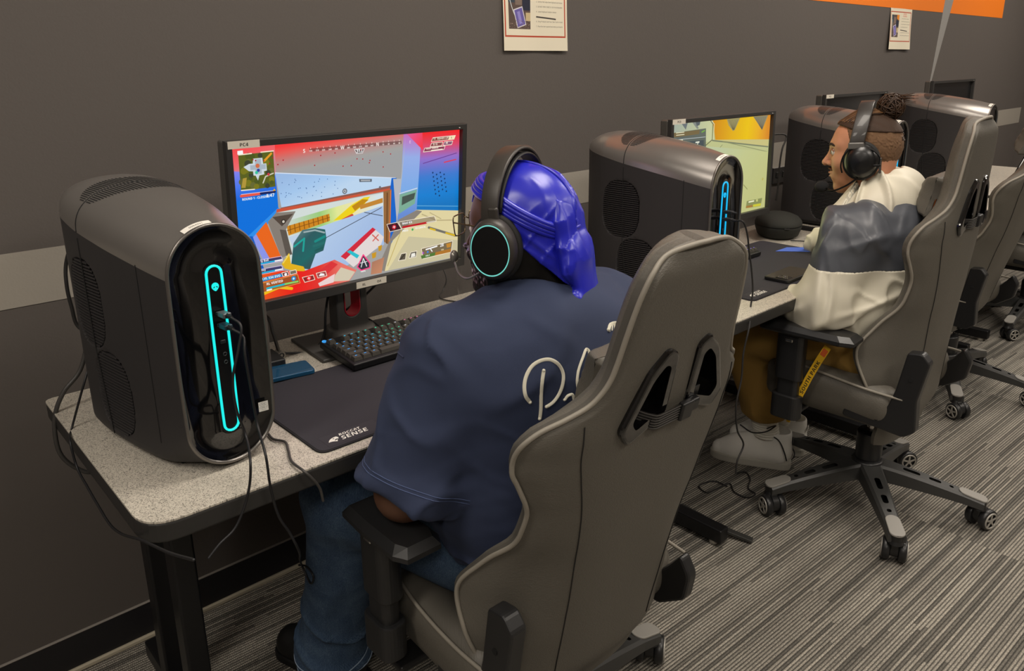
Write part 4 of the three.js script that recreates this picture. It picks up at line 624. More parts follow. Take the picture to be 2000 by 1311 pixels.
// ---------------------------------------------------------------- gaming chairs (local: floor at y = 0, sitter faces -z)
const leatherBump = texData(256, 256, (x, y) => { const a = noise(x / 4, y / 4, 2), b = noise(x / 7 + 9, y / 7, 5); return 128 + 80 * Math.abs(a) + 60 * Math.abs(b); }, false);
const leather = M(0x5e5a52, 0.5, { bumpMap: rep(leatherBump, 9, 9), bumpScale: 0.0007 });
const pipingMat = M(0x8d877c, 0.55), thread = M(0x1c1a18, 0.8), plastic = M(0x222223, 0.36), plasticEnd = M(0x8f8c86, 0.5), chrome = M(0xb8b5b0, 0.2, { metalness: 0.95 }), pianoBlack = P(0x0b0a0b, 0.12, { clearcoat: 1, clearcoatRoughness: 0.05 });
const baseMat = M(0x3a3a39, 0.4), hubMat = M(0xa8a49c, 0.4, { metalness: 0.3 });
const BW = [[-0.2, 0.2], [-0.16, 0.212], [-0.06, 0.236], [0.03, 0.264], [0.1, 0.268], [0.18, 0.248], [0.26, 0.232], [0.31, 0.232], [0.37, 0.252], [0.41, 0.268], [0.445, 0.268], [0.47, 0.255], [0.49, 0.228], [0.508, 0.195], [0.528, 0.17], [0.57, 0.15], [0.64, 0.139], [0.685, 0.13], [0.716, 0.117], [0.738, 0.086], [0.749, 0.05], [0.752, 0.012]];
const BF = [[-0.2, 0.03], [-0.14, 0.04], [0, 0.1], [0.1, 0.14], [0.18, 0.105], [0.26, 0.055], [0.33, 0.045], [0.42, 0.06], [0.47, 0.045], [0.52, 0.012], [0.56, 0.004], [0.78, 0.0]];
const BT = [[-0.2, 0.045], [-0.14, 0.05], [0, 0.07], [0.3, 0.08], [0.5, 0.075], [0.65, 0.07], [0.71, 0.062], [0.752, 0.045]];
const rearW = (s, v) => -table(BF, v) * Math.abs(s) ** 3.6 - 0.010 * smooth(0.90, 1.0, Math.abs(s)) - 0.012 * smooth(0.71, 0.752, v) + 0.010 * Math.sin(clamp(v / 0.78, 0, 1) * Math.PI) * (1 - s * s) - 0.03 * smooth(-0.08, -0.2, v);
function backPoint(s, v, off = 0) { return V3(s * table(BW, v), v, rearW(s, v) + off); }
const backGeo = (() => {
  const vs = []; for (let v = -0.2; v < 0.68; v += 0.015) vs.push(v); for (const v of [0.682, 0.695, 0.707, 0.717, 0.726, 0.733, 0.739, 0.744, 0.748, 0.7505, 0.752]) vs.push(v);
  const N = 34, rows = vs.map((v) => {
    const r = []; for (let i = 0; i <= N; i++) { const a = -1 + 2 * i / N, s = Math.sign(a) * (1 - (1 - Math.abs(a)) ** 1.35); r.push(backPoint(s, v)); }
    for (let i = N; i >= 0; i--) { const a = -1 + 2 * i / N, s = Math.sign(a) * (1 - (1 - Math.abs(a)) ** 1.35), w = table(BW, v), T = 0.008 + (table(BT, v) - 0.008) * (1 - Math.abs(s) ** 4) ** 0.7 + 0.006 * smooth(0.5, 0.6, v) * s ** 4; r.push(V3(s * w * 0.985, v, rearW(s, v) - T)); }
    return r;
  });
  return rowsGeo(rows, true, true);
})();
const holePoly = (k) => roundPoly([[0.022, 0.47], [0.024, 0.585], [0.052, 0.598], [0.088, 0.565], [0.132, 0.468], [0.108, 0.436]].map(([u, v]) => { const cx = 0.069, cy = 0.518; return [cx + (u - cx) * k, cy + (v - cy) * k]; }), 0.012, 5);
const mir = (p) => p.map(([u, v]) => [-u, v]).reverse();
const backCut = (() => {
  const ev = new Evaluator(); ev.attributes = ['position', 'normal', 'uv']; let b = new Brush(clean(backGeo)); b.updateMatrixWorld();
  for (const p of [holePoly(0.86), mir(holePoly(0.86))]) { const c = new Brush(clean(extrude(shape(p), 0.4).translate(0, 0, -0.25))); c.updateMatrixWorld(); b = ev.evaluate(b, c, SUBTRACTION); }
  const g = b.geometry; g.clearGroups(); return toCreasedNormals(mergeVertices(clean(g).deleteAttribute('normal') || g, 1e-5), 0.9);
})();
const frameGeo = (flip) => { const o = holePoly(0.98), i = holePoly(0.74), f = flip ? mir : (p) => p; return extrude(shape(f(o), f(i)), 0.086, 0.006, 3).translate(0, 0, -0.072); };
const frames = [frameGeo(false), frameGeo(true)];
const backPiping = (() => { const L = []; for (let v = -0.06; v < 0.75; v += 0.02) L.push(backPoint(-1, v, 0.004)); const top = []; for (const s of [-0.5, 0, 0.5]) top.push(V3(s * 0.05, 0.7535, rearW(s, 0.752) + 0.004)); const R = L.map((p) => V3(-p.x, p.y, p.z)).reverse(); return tube([...L, ...top, ...R], 0.0042, 260, false, 7); })();
const backSeams = [-1, 1].map((sg) => { const p = []; for (let v = -0.08; v <= 0.505; v += 0.03) { const u = table([[-0.08, 0.13], [0.1, 0.135], [0.3, 0.155], [0.45, 0.185], [0.57, 0.19]], v) / table(BW, v); p.push(backPoint(sg * u, v, 0.0006)); } return tube(p, 0.0011, 80, false, 5); });
const pillowGeo = (() => { const rows = [], n = 22, m = 28; for (let i = 0; i <= n; i++) { const b = -1 + 2 * i / n, r = []; for (let j = 0; j <= m; j++) { const a = -1 + 2 * j / m; r.push([a, b]); } rows.push(r); }
  const pt = (a, b, s) => { const e = Math.sqrt(Math.max(0, (1 - a ** 4) * (1 - b ** 4))), px = 0.118 * a * (1 - 0.1 * (1 - b * b)) , py = 0.058 * b * (1 - 0.14 * (1 - a * a)); return V3(px, py, s * 0.045 * e ** 0.8 + 0.003 * fbm(a * 5, b * 5, s * 3)); };
  return merge([rowsGeo(rows.map((r) => r.map(([a, b]) => pt(a, b, 1))), false), rowsGeo(rows.map((r) => r.slice().reverse().map(([a, b]) => pt(a, b, -1))), false)]); })();
const seatGeo = sdfMesh((x, y, z) => {
  const ax = Math.abs(x), q = [Math.max(ax - 0.2, 0), Math.max(Math.abs(y + 0.06) - 0.028, 0), Math.max(Math.abs(z + 0.115) - 0.15, 0)], b = Math.hypot(...q) - 0.035;
  const s = cone(ax, y, z, [0.228, -0.03, 0.06], [0.225, -0.018, -0.17], 0.040, 0.042), l = cone(ax, y, z, [0.222, -0.07, 0.06], [0.215, -0.07, -0.2], 0.045, 0.04);
  return smin(smin(b, s, 0.03), l, 0.04) - 0.0015 * Math.max(0, noise(x * 9, y * 30, z * 14));
}, [-0.31, -0.15, -0.34], [0.31, 0.05, 0.2], 0.0085, 1);
const seatPiping = [-1, 1].map((s) => tube([[s * 0.262, -0.006, 0.13], [s * 0.268, 0.0, 0.03], [s * 0.262, 0.012, -0.1], [s * 0.24, 0.012, -0.19], [s * 0.19, -0.01, -0.262], [s * 0.09, -0.025, -0.292]], 0.004, 60, false, 6));
const armGeo = (() => {                                        // one arm of the five-star base, along +x
  const rows = [], n = 16; for (let i = 0; i <= n; i++) { const t = i / n, x = lerp(0.03, 0.335, t), w = lerp(0.034, 0.021, t) + 0.004 * smooth(0.8, 1, t), top = lerp(0.158, 0.098, t ** 1.25), h = lerp(0.055, 0.026, t); const c = 0.007; rows.push([[-w + c, top], [w - c, top], [w, top - c], [w, top - h], [-w, top - h], [-w, top - c]].map(([z, y]) => V3(x, y, z)).reverse()); }
  const ev = new Evaluator(); ev.attributes = ['position', 'normal', 'uv']; const fl = rowsGeo(rows, true, true).toNonIndexed(); fl.computeVertexNormals(); let b = new Brush(clean(fl)); b.updateMatrixWorld();
  for (const [x0, x1, w] of [[0.105, 0.155, 0.0085], [0.18, 0.215, 0.0085], [0.238, 0.25, 0.0065]]) { const s = extrude(shape(roundPoly([[x0, -w], [x1, -w], [x1, w], [x0, w]], w, 5)), 0.3).rotateX(-Math.PI / 2).translate(0, -0.05, 0); const c = new Brush(clean(s)); c.updateMatrixWorld(); b = ev.evaluate(b, c, SUBTRACTION); }
  const g = clean(b.geometry); return g;
})();
const armTip = (() => { const o = roundPoly([[0.272, -0.0205], [0.338, -0.0225], [0.348, 0], [0.338, 0.0225], [0.272, 0.0205], [0.262, 0]], 0.012, 4); const g = extrude(shape(o), 0.006, 0.002).rotateX(-Math.PI / 2); const p = g.attributes.position; for (let i = 0; i < p.count; i++) { const t = clamp((p.getX(i) - 0.03) / 0.305, 0, 1.05); p.setY(i, p.getY(i) + lerp(0.158, 0.098, t ** 1.25) - 0.002); } g.computeVertexNormals(); return g; })();
const wheelGeo = new THREE.LatheGeometry([[0.018, -0.0095], [0.026, -0.0095], [0.0295, -0.007], [0.03, 0], [0.0295, 0.007], [0.026, 0.0095], [0.018, 0.0095]].map((p) => new THREE.Vector2(...p)), 28).rotateX(Math.PI / 2);
const hubGeo = (() => { const g = [new THREE.TorusGeometry(0.0215, 0.0026, 6, 28), new THREE.CylinderGeometry(0.006, 0.006, 0.004, 14).rotateX(Math.PI / 2)]; for (let i = 0; i < 5; i++) g.push(rbox(0.0055, 0.02, 0.003, 0.001, 0, 0.0105, 0).rotateZ(i * Math.PI * 0.4)); return merge(g); })();
const hubBack = new THREE.CylinderGeometry(0.0185, 0.0185, 0.012, 20).rotateX(Math.PI / 2);
const forkGeo = merge([cyl(0.016, 0.018, 0.02, 0, 0.078, 0, 18), cyl(0.0195, 0.015, 0.012, 0, 0.064, 0, 18), new THREE.CylinderGeometry(0.0235, 0.0235, 0.018, 22, 1, false, 0, Math.PI * 2).rotateX(Math.PI / 2).translate(0.014, 0.036, 0), rbox(0.03, 0.03, 0.022, 0.006, 0.006, 0.05, 0)]);
const padGeo = (() => { const o = (k, y) => [[-0.042, -0.085], [0.042, -0.085], [0.047, -0.01], [0.047, 0.098], [0.034, 0.125], [-0.034, 0.125], [-0.047, 0.098], [-0.047, -0.01]].map(([x, z]) => V3(x * k, y, z * (1 - (1 - k) * 0.4))).reverse(); const g = rowsGeo([o(0.86, -0.012), o(1, -0.006), o(1, 0.003), o(0.74, 0.0165)], true, true).toNonIndexed(); g.computeVertexNormals(); return g; })();
function hingeGeo(sg) { if (sg > 0) return extrude(shape(roundPoly([[-0.02, -0.10], [0.10, -0.125], [0.165, -0.08], [0.175, -0.02], [0.15, 0.02], [0.12, -0.02], [0.08, -0.06], [-0.02, -0.06]], 0.012, 4)), 0.03, 0.006).rotateY(-Math.PI / 2).translate(0.245, 0, 0); const o = roundPoly([[-0.035, -0.10], [0.135, -0.115], [0.165, -0.09], [0.158, 0.0], [0.178, 0.115], [0.156, 0.14], [0.118, 0.135], [0.10, 0.02], [0.085, -0.035], [-0.03, -0.045]], 0.008, 3); return extrude(shape(o), 0.034, 0.004).rotateY(-Math.PI / 2).translate(sg > 0 ? 0.266 : -0.232, 0, 0); }
function makeChair(label, o) {
  const t = thing('gaming_chair', label, 'chair', [o.x, 0, o.z], o.yaw, 'grey gaming chairs'), hs = o.seat, bx = o.baseX || 0, bz = o.baseZ || 0;
  for (let k = 0; k < 5; k++) {
    const a = o.base + k * Math.PI * 0.4 + o.yaw, arm = new THREE.Group(); arm.name = 'base_arm'; t.add(arm); arm.rotation.y = -a; arm.position.set(bx, 0, bz);
    mesh('arm', armGeo, baseMat, arm); mesh('tread_pad', armTip, plasticEnd, arm);
    const c = new THREE.Group(); c.name = 'caster'; t.add(c); c.position.set(bx + 0.325 * Math.cos(a), 0, bz + 0.325 * Math.sin(a)); c.rotation.y = o.cast[k]; c.scale.setScalar(1.13);
    mesh('fork', forkGeo, plastic, c);
    for (const s of [-1, 1]) { const w = mesh('wheel', wheelGeo, plastic, c); w.position.set(0.014, 0.0302, s * 0.0195); const hb = mesh('hub', hubGeo, hubMat, c); hb.position.set(0.014, 0.0302, s * 0.0297); const hk = mesh('hub_plate', hubBack, plastic, c); hk.position.set(0.014, 0.0302, s * 0.0205); }
  }
  mesh('hub_boss', new THREE.LatheGeometry([[0, 0.10], [0.045, 0.10], [0.05, 0.11], [0.05, 0.155], [0.042, 0.165], [0, 0.166]].map((p) => new THREE.Vector2(...p)), 32).translate(bx, 0, bz), plastic, t);
  mesh('gas_cover', new THREE.LatheGeometry([[0, 0.16], [0.037, 0.16], [0.039, 0.17], [0.041, hs - 0.245], [0.037, hs - 0.235], [0, hs - 0.234]].map((p) => new THREE.Vector2(...p)), 28).translate(bx, 0, bz), plastic, t);
  mesh('gas_rod', cyl(0.014, 0.014, 0.13, bx, hs - 0.205, bz), chrome, t);
  mesh('tilt_mechanism', merge([rbox(0.17, 0.05, 0.2, 0.012, 0, hs - 0.155, -0.03), rbox(0.36, 0.014, 0.24, 0.005, 0, hs - 0.125, -0.1), rbox(0.2, 0.012, 0.02, 0.004, 0.15, hs - 0.155, 0.02)]), plastic, t);
  const seat = mesh('seat', seatGeo, leather, t); seat.position.y = hs; seatPiping.forEach((g) => { const p = mesh('piping', g, pipingMat, seat); });
  const zp = o.zp || 0.125, back = new THREE.Group(); back.name = 'backrest'; t.add(back); back.position.set(0, hs, zp); back.rotation.x = o.lean;
  mesh('cover', backCut, leather, back); mesh('piping', backPiping, pipingMat, back); backSeams.forEach((g) => mesh('seam', g, thread, back)); frames.forEach((g) => mesh('hole_frame', g, pianoBlack, back));
  const st = []; const sr = []; for (let i = 0; i <= 12; i++) { const u = lerp(-0.1, 0.006, i / 12), w = lerp(-0.045, 0.02, smooth(0, 0.45, i / 12)); sr.push([V3(u, 0.47 - 0.0145, w), V3(u, 0.47 + 0.0145, w)]); st.push(w); }
  mesh('strap', rowsGeo(sr, false), M(0x33312f, 0.8, { side: THREE.DoubleSide }), back); const ridges = []; for (let k = 0; k < 6; k++) ridges.push(tube(sr.map(([a, b]) => V3(a.x, lerp(a.y, b.y, (k + 0.5) / 6), a.z + 0.0008)), 0.0011, 20, false, 5)); mesh('strap_ribs', merge(ridges), M(0x4a4744, 0.7), back);
  mesh('buckle', merge([rbox(0.03, 0.034, 0.012, 0.004, 0.016, 0.47, 0.021), rbox(0.024, 0.024, 0.014, 0.005, 0.038, 0.473, 0.018), rbox(0.02, 0.028, 0.003, 0.001, 0.06, 0.477, 0.004).rotateY(0)]), plastic, back);
  const pl = mesh('neck_pillow', pillowGeo, leather, back); pl.position.set(0, o.pillow || 0.495, -0.08); pl.rotation.x = 0.12; pl.userData.label = 'grey neck cushion';
  for (const s of [-1, 1]) {
    const h = mesh('hinge_cover', hingeGeo(s), plastic, t); h.position.y = hs; if (s < 0) mesh('screw', new THREE.CylinderGeometry(0.006, 0.006, 0.003, 14).rotateZ(Math.PI / 2).translate(s * 0.266, 0.06, 0.135), ventDark, h); mesh('screw', new THREE.CylinderGeometry(0.006, 0.006, 0.003, 14).rotateZ(Math.PI / 2).translate(s * 0.266, -0.08, 0.06), ventDark, h);
    const ax = s * (o.armX || 0.31), az = -0.09, ay = o.arm, arm = new THREE.Group(); arm.name = 'armrest'; t.add(arm);
    const pad = mesh('pad', padGeo, plastic, arm); pad.position.set(ax, ay - 0.0165, az - 0.02 + (o.armZ || 0)); pad.scale.z = o.padL || 1;
    const pz = az - 0.045 + (o.armZ || 0); const ov = (w, d, y0, y1, y) => extrude(shape(roundPoly([[-w, -d], [w, -d], [w, d], [-w, d]], Math.min(w, d) * 0.9, 6)), y1 - y0, 0.003).rotateX(-Math.PI / 2).translate(ax, y0, pz);
    mesh('sleeve', ov(0.024, 0.042, ay - 0.175, ay - 0.027), plastic, arm); mesh('post', ov(0.018, 0.033, ay - 0.24, ay - 0.17), plastic, arm); mesh('cup', ov(0.027, 0.044, ay - 0.30, ay - 0.225), plastic, arm);
    mesh('button', rbox(0.006, 0.01, 0.024, 0.003, ax - s * -0.025, ay - 0.05, pz - 0.0), chrome, arm);
    mesh('bracket', merge([rbox(Math.abs(ax) - 0.12, 0.016, 0.06, 0.006, s * (Math.abs(ax) + 0.12) / 2 - s * 0.01, Math.min(ay - 0.285, hs - 0.125), pz)]), plastic, arm);
  }
  return t;
}
const chair1 = makeChair('grey gaming chair under the man in the navy shirt', { x: 0.955, z: 0.925, yaw: -0.02, seat: 0.412, lean: 0.215, zp: 0.16, padL: 0.95, base: 0.03, arm: 0.63, cast: [0.6, 2, 3, 4, 1] });
const chair2 = makeChair('grey gaming chair under the person in the windbreaker', { x: 2.385, z: 0.995, yaw: 0.06, padL: 1.3, armZ: -0.05, pillow: 0.535, seat: 0.495, lean: 0.06, base: -2.5542, baseX: -0.02, baseZ: -0.024, arm: 0.66, cast: [-2.2, 2.3, -0.7, -0.4, 0.3] });
const chair3 = makeChair('empty grey gaming chair with its headrest cushion showing, beyond the windbreaker wearer', { x: 3.55, z: 0.80, yaw: 0, pillow: 0.62, seat: 0.48, lean: 0.24, base: 0.15 + Math.PI * 0.4, arm: 0.66, cast: [-2, -2, -0.6, -0.5, 1] });
makeChair('empty grey gaming chair at the far desk of which little but the base shows', { x: 4.75, z: 0.80, yaw: 0, seat: 0.49, lean: 0.08, base: 0.6, arm: 0.66, cast: [-2, -2, -0.6, -0.5, 1] });
// ---------------------------------------------------------------- people
const headMat4 = (c, yaw, pitch = 0, roll = 0) => new THREE.Matrix4().makeTranslation(...c).multiply(new THREE.Matrix4().makeBasis(V3(-Math.cos(yaw), 0, Math.sin(yaw)), V3(0, 1, 0), V3(-Math.sin(yaw), 0, -Math.cos(yaw)))).multiply(new THREE.Matrix4().makeRotationX(pitch)).multiply(new THREE.Matrix4().makeRotationZ(roll));
const skull = (x, y, z, k = 0) => smin(ell(x, y, z, [0, 0.022, -0.008], [0.076 + k, 0.088 + k, 0.09 + k]), ell(x, y, z, [0, 0.026, 0.02], [0.069 + k, 0.074 + k, 0.07 + k]), 0.03);
function headSDF(x, y, z) {                                  // local: x to the person's left, y up, z forward
  const ax = Math.abs(x);
  let d = skull(x, y, z);
  d = smin(d, ell(x, y, z, [0, -0.028, 0.036], [0.059, 0.075, 0.055]), 0.03);
  d = smin(d, ell(x, y, z, [0, -0.078, 0.026], [0.051, 0.037, 0.052]), 0.03);
  d = smin(d, ell(ax, y, z, [0.05, -0.062, -0.004], [0.016, 0.035, 0.03]), 0.03);
  d = smin(d, ell(x, y, z, [0, -0.105, 0.064], [0.022, 0.016, 0.019]), 0.022);
  d = smin(d, cone(ax, y, z, [0.008, 0.024, 0.083], [0.046, 0.026, 0.064], 0.010, 0.010), 0.018);
  d = smin(d, ell(ax, y, z, [0.041, -0.028, 0.06], [0.024, 0.022, 0.022]), 0.025);
  d = smax(d, -ell(ax, y, z, [0.031, 0.004, 0.099], [0.017, 0.011, 0.016]), 0.012);
  d = smin(d, cone(x, y, z, [0, 0.014, 0.083], [0, -0.028, 0.109], 0.0075, 0.0105), 0.012);
  d = smin(d, ell(ax, y, z, [0.011, -0.032, 0.094], [0.0075, 0.0065, 0.010]), 0.006);
  d = smin(d, ell(x, y, z, [0, -0.066, 0.077], [0.026, 0.016, 0.015]), 0.014);
  d = smin(d, ell(x, y, z, [0, -0.0585, 0.0895], [0.021, 0.0045, 0.0065]), 0.004);
  d = smin(d, ell(x, y, z, [0, -0.0685, 0.0875], [0.018, 0.0052, 0.0068]), 0.004);
  d = smin(d, ell(ax, y, z, [0.078, -0.006, -0.012], [0.008, 0.03, 0.018]), 0.008);
  d = smin(d, cone(x, y, z, [0, -0.05, -0.025], [0, -0.2, -0.06], 0.052, 0.062), 0.035);
  return d;
}
function handGeo(side, curl = 0.8) {                         // local: wrist at origin, fingers along +z, palm facing -y, thumb on the side
  const J = []; const L = [[-0.030, 0.084, 0.070], [-0.010, 0.088, 0.078], [0.010, 0.086, 0.073], [0.029, 0.079, 0.058]];
  L.forEach(([x, z0, len], i) => { let p = [x, 0, z0 - 0.004], a = 0.12; [0.45, 0.32, 0.23].forEach((f, k) => { a += curl * [0.55, 0.8, 0.6][k]; const l = len * f, q = [p[0] * 1.0 + (i - 1.5) * 0.0014, p[1] - Math.sin(a) * l, p[2] + Math.cos(a) * l]; J.push([p, q, 0.0095 - k * 0.0009, 0.0088 - k * 0.0009]); p = q; }); });
  let p = [-0.026, -0.004, 0.028]; for (const q of [[-0.05, -0.014, 0.05], [-0.058, -0.026, 0.077], [-0.053, -0.036, 0.098]]) { J.push([p, q, 0.0115, 0.0098]); p = q; }
  const f = (x, y, z) => { let d = smin(ell(x, y, z, [0, 0, 0.052], [0.043, 0.016, 0.05]), cone(x, y, z, [0, 0.0, -0.05], [0, 0, 0.02], 0.03, 0.026), 0.02); for (const [a, b, ra, rb] of J) d = smin(d, cone(x, y, z, a, b, ra, rb), 0.006); return d; };
  const g = sdfMesh(f, [-0.075, -0.1, -0.085], [0.055, 0.035, 0.18], 0.0045); if (side < 0) { g.scale(-1, 1, 1); const ix = g.index.array; for (let i = 0; i < ix.length; i += 3) { const t = ix[i]; ix[i] = ix[i + 1]; ix[i + 1] = t; } } return g;
}
const aim = (from, to, up = V3(0, 1, 0)) => new THREE.Matrix4().makeTranslation(...from).multiply(new THREE.Matrix4().lookAt(V3(...to), V3(...from), up));
function bodyGeo(parts, lo, hi) { return sdfMesh((x, y, z) => { let d = 1; for (const [a, b, ra, rb] of parts) d = smin(d, cone(x, y, z, a, b, ra, rb), 0.05); return d; }, lo, hi, 0.012); }
const clothBump = texData(256, 256, (x, y) => 128 + 50 * Math.sin(x * Math.PI / 4) * Math.sin(y * Math.PI / 4) + 40 * hsh(x, y, 8), false);
const crease = (x, y, z) => { const n = noise(x, y, z) * 4.6; return Math.exp(-n * n); };
const ridge = (x, y, z) => { const n = noise(x, y, z); return 1 - Math.abs(n) * 2; };

// ---- the man in the navy shirt
{
  const HC = [0.946, 1.112, 0.852], HM = headMat4(HC, 0.36, 0.07, 0.0);
  const sL = [0.775, 0.905, 0.85], sR = [1.15, 0.905, 0.88], eL = [0.672, 0.682, 0.838], eR = [1.275, 0.665, 0.88], wL = [0.80, 0.645, 0.80], wR = [1.09, 0.645, 0.81];
  const kL = [0.712, 0.525, 0.555], kR = [1.12, 0.525, 0.53], aL = [0.712, 0.10, 0.44], aR = [1.12, 0.10, 0.41], hL = [0.86, 0.495, 0.90], hR = [1.05, 0.495, 0.90];
  const t = thing('person', 'seated man in navy shirt, shiny blue head wrap and jeans, seen from behind', 'person', [0.955, 0, 0.925]); const inv = new THREE.Matrix4().makeTranslation(-0.955, 0, -0.925);
  const put = (g) => g.applyMatrix4(inv);
  const skin = P(0x5b3d2c, 0.5, { sheen: 0.2 });
  const head = sdfMesh(headSDF, [-0.1, -0.21, -0.13], [0.1, 0.13, 0.13], 0.0042).applyMatrix4(HM);
  const trunk = bodyGeo([[[0.955, 0.52, 0.93], [0.955, 0.85, 0.92], 0.13, 0.13], [[0.955, 0.85, 0.92], [0.955, 0.99, 0.885], 0.1, 0.055], [sL, sR, 0.055, 0.055], [sL, eL, 0.05, 0.043], [eL, wL, 0.042, 0.03], [sR, eR, 0.052, 0.045], [eR, wR, 0.045, 0.03], [hL, kL, 0.075, 0.05], [hR, kR, 0.075, 0.05], [kL, aL, 0.045, 0.035], [kR, aR, 0.045, 0.035]], [0.5, 0.02, 0.3], [1.4, 1.06, 1.12]);
  const hands = [handGeo(1, 0.9).applyMatrix4(aim(wL, [0.91, 0.625, 0.775])), handGeo(-1, 0.9).applyMatrix4(aim(wR, [0.99, 0.625, 0.78]))];
  mesh('body', put(merge([head, trunk, ...hands])), skin, t);
  for (const s of [1, -1]) { const e = mesh('eye', put(new THREE.SphereGeometry(0.0118, 20, 16).translate(s * 0.031, 0.004, 0.0805).applyMatrix4(HM)), P(0xe8e2da, 0.25), t); mesh('iris', put(new THREE.SphereGeometry(0.0056, 14, 10).scale(1, 1, 0.4).translate(s * 0.0312, 0.0035, 0.0913).applyMatrix4(HM)), P(0x1c120c, 0.15), e); }
  // beard
  const beard = sdfMesh((x, y, z) => { const d = headSDF(x, y, z) - (lerp(0.0015, 0.008, smooth(-0.02, 0.03, z)) + 0.012 * smooth(-0.06, -0.11, y) * smooth(0.0, 0.05, z)) - 0.0012 * noise(x * 220, y * 220, z * 220) * smooth(-0.03, 0.03, z); return smax(smax(d, Math.max(y + 0.03 - 0.35 * Math.max(0, 0.03 - z), -(y + lerp(0.105, 0.155, smooth(-0.03, 0.03, z)))), 0.004), -(z + 0.12), 0.006); }, [-0.1, -0.17, -0.13], [0.1, 0.02, 0.13], 0.0042).applyMatrix4(HM); mesh('beard', put(beard), P(0x0c0a0a, 0.32, { sheen: 0.4 }), t);
  // satin wrap
  const satin = P(0x2126b8, 0.3, { sheen: 1, sheenRoughness: 0.3, sheenColor: 0x5a66ff, clearcoat: 0.25, clearcoatRoughness: 0.35 });
  const wrinkle = (x, y, z) => 0.005 * crease(x * 12 + y * 4, y * 34 - z * 30, z * 5) * smooth(0.03, -0.03, y) + 0.0035 * crease(x * 44 + z * 8, y * 9 + 4, z * 12) * smooth(-0.03, -0.08, z) + 0.0022 * crease(x * 9, y * 20 + z * 26, 3.3) * smooth(0.07, 0.02, y) + 0.0008 * noise(x * 60, y * 30, z * 30);
  const cap = (x, y, z) => { const sk = smin(skull(x, y, z, 0.008), cone(x, y, z, [0, -0.04, -0.03], [0, -0.2, -0.065], 0.06, 0.07), 0.035) - wrinkle(x, y, z); const edge = y - (0.022 + 1.15 * Math.min(z, 0.02) + (z > 0.02 ? 0.8 * (z - 0.02) : 0)); return smax(sk, -edge, 0.005); };
  const capG = sdfMesh(cap, [-0.1, -0.13, -0.145], [0.1, 0.145, 0.12], 0.0036).applyMatrix4(HM); const wrap = mesh('head_wrap', put(capG), satin, t); wrap.userData.label = 'shiny royal blue satin wrap';
  const edgeY = (z) => 0.045 + 0.62 * Math.min(z, 0.02) + (z > 0.02 ? 0.35 * (z - 0.02) : 0);
  const ring = (dy, k) => { const p = []; for (let i = 0; i < 48; i++) { const a = Math.PI * 2 * i / 48, s = Math.sin(a), c = Math.cos(a); let r = 0.07; for (let it = 0; it < 14; it++) { const z = c * r - 0.01; r -= skull(s * r, edgeY(z) + dy, z, k) * 0.8; } const z = c * r - 0.01; p.push(V3(s * r, edgeY(z) + dy, z)); } return p; };
  const bands = [0.006, 0.014, 0.0, 0.02].map((dy, i) => tube(ring(dy + 0.003, 0.0085), 0.005 + 0.001 * (i % 2), 120, true, 8)); mesh('tie_band', put(merge(bands).applyMatrix4(HM)), satin, t);
  { const p = []; for (let i = 0; i <= 24; i++) { const a = lerp(0.25, Math.PI - 0.15, i / 24), y = Math.sin(a), z = Math.cos(a); let r = 0.09; for (let it = 0; it < 14; it++) r -= skull(0, y * r + 0.02, z * r - 0.01, 0.0085) * 0.9; p.push(V3(0, y * r + 0.02, z * r - 0.01)); } mesh('centre_seam', put(tube(p, 0.0026, 90, false, 6).applyMatrix4(HM)), satin, t); }
  const tail = sdfMesh((x, y, z) => { let d = 1; const seg = [[[0, 0.0, -0.098], [0.0, -0.05, -0.108], 0.062, 0.056], [[0.0, -0.05, -0.108], [-0.006, -0.115, -0.118], 0.056, 0.036]]; for (const [a, b, ra, rb] of seg) d = Math.min(d, cone(x, y, a[2] + (z - a[2] + (y + 0.05) * -0.12) * 3.4, a, b, ra, rb)); d = smin(d, ell(x, y, z, [0.034, -0.118, -0.105], [0.02, 0.016, 0.018]), 0.01); return (d - 0.006 * ridge(x * 34 + 2, y * 9, 1.7) - 0.004 * ridge(x * 14, y * 26, 7.1)) * 0.45; }, [-0.09, -0.17, -0.17], [0.09, 0.07, -0.05], 0.0042).applyMatrix4(HM); mesh('wrap_tail', put(tail), satin, t);
  // shirt
  const navy = P(0x2a3450, 0.85, { sheen: 0.3, sheenColor: 0x6a7690, bumpMap: rep(clothBump, 60, 60), bumpScale: 0.0003 });
  const hemL = [0.675, 0.695, 0.843], hemR = [1.26, 0.73, 0.885], dir = (a, b) => { const l = Math.hypot(b[0] - a[0], b[1] - a[1], b[2] - a[2]); return [(b[0] - a[0]) / l, (b[1] - a[1]) / l, (b[2] - a[2]) / l]; };
  const dL = dir(sL, hemL), dR = dir(sR, hemR), dot = (x, y, z, c, d) => (x - c[0]) * d[0] + (y - c[1]) * d[1] + (z - c[2]) * d[2];
  const neckA = new THREE.Vector3(0, -0.06, -0.025).applyMatrix4(HM).toArray(), neckB = new THREE.Vector3(0, -0.16, -0.05).applyMatrix4(HM).toArray();
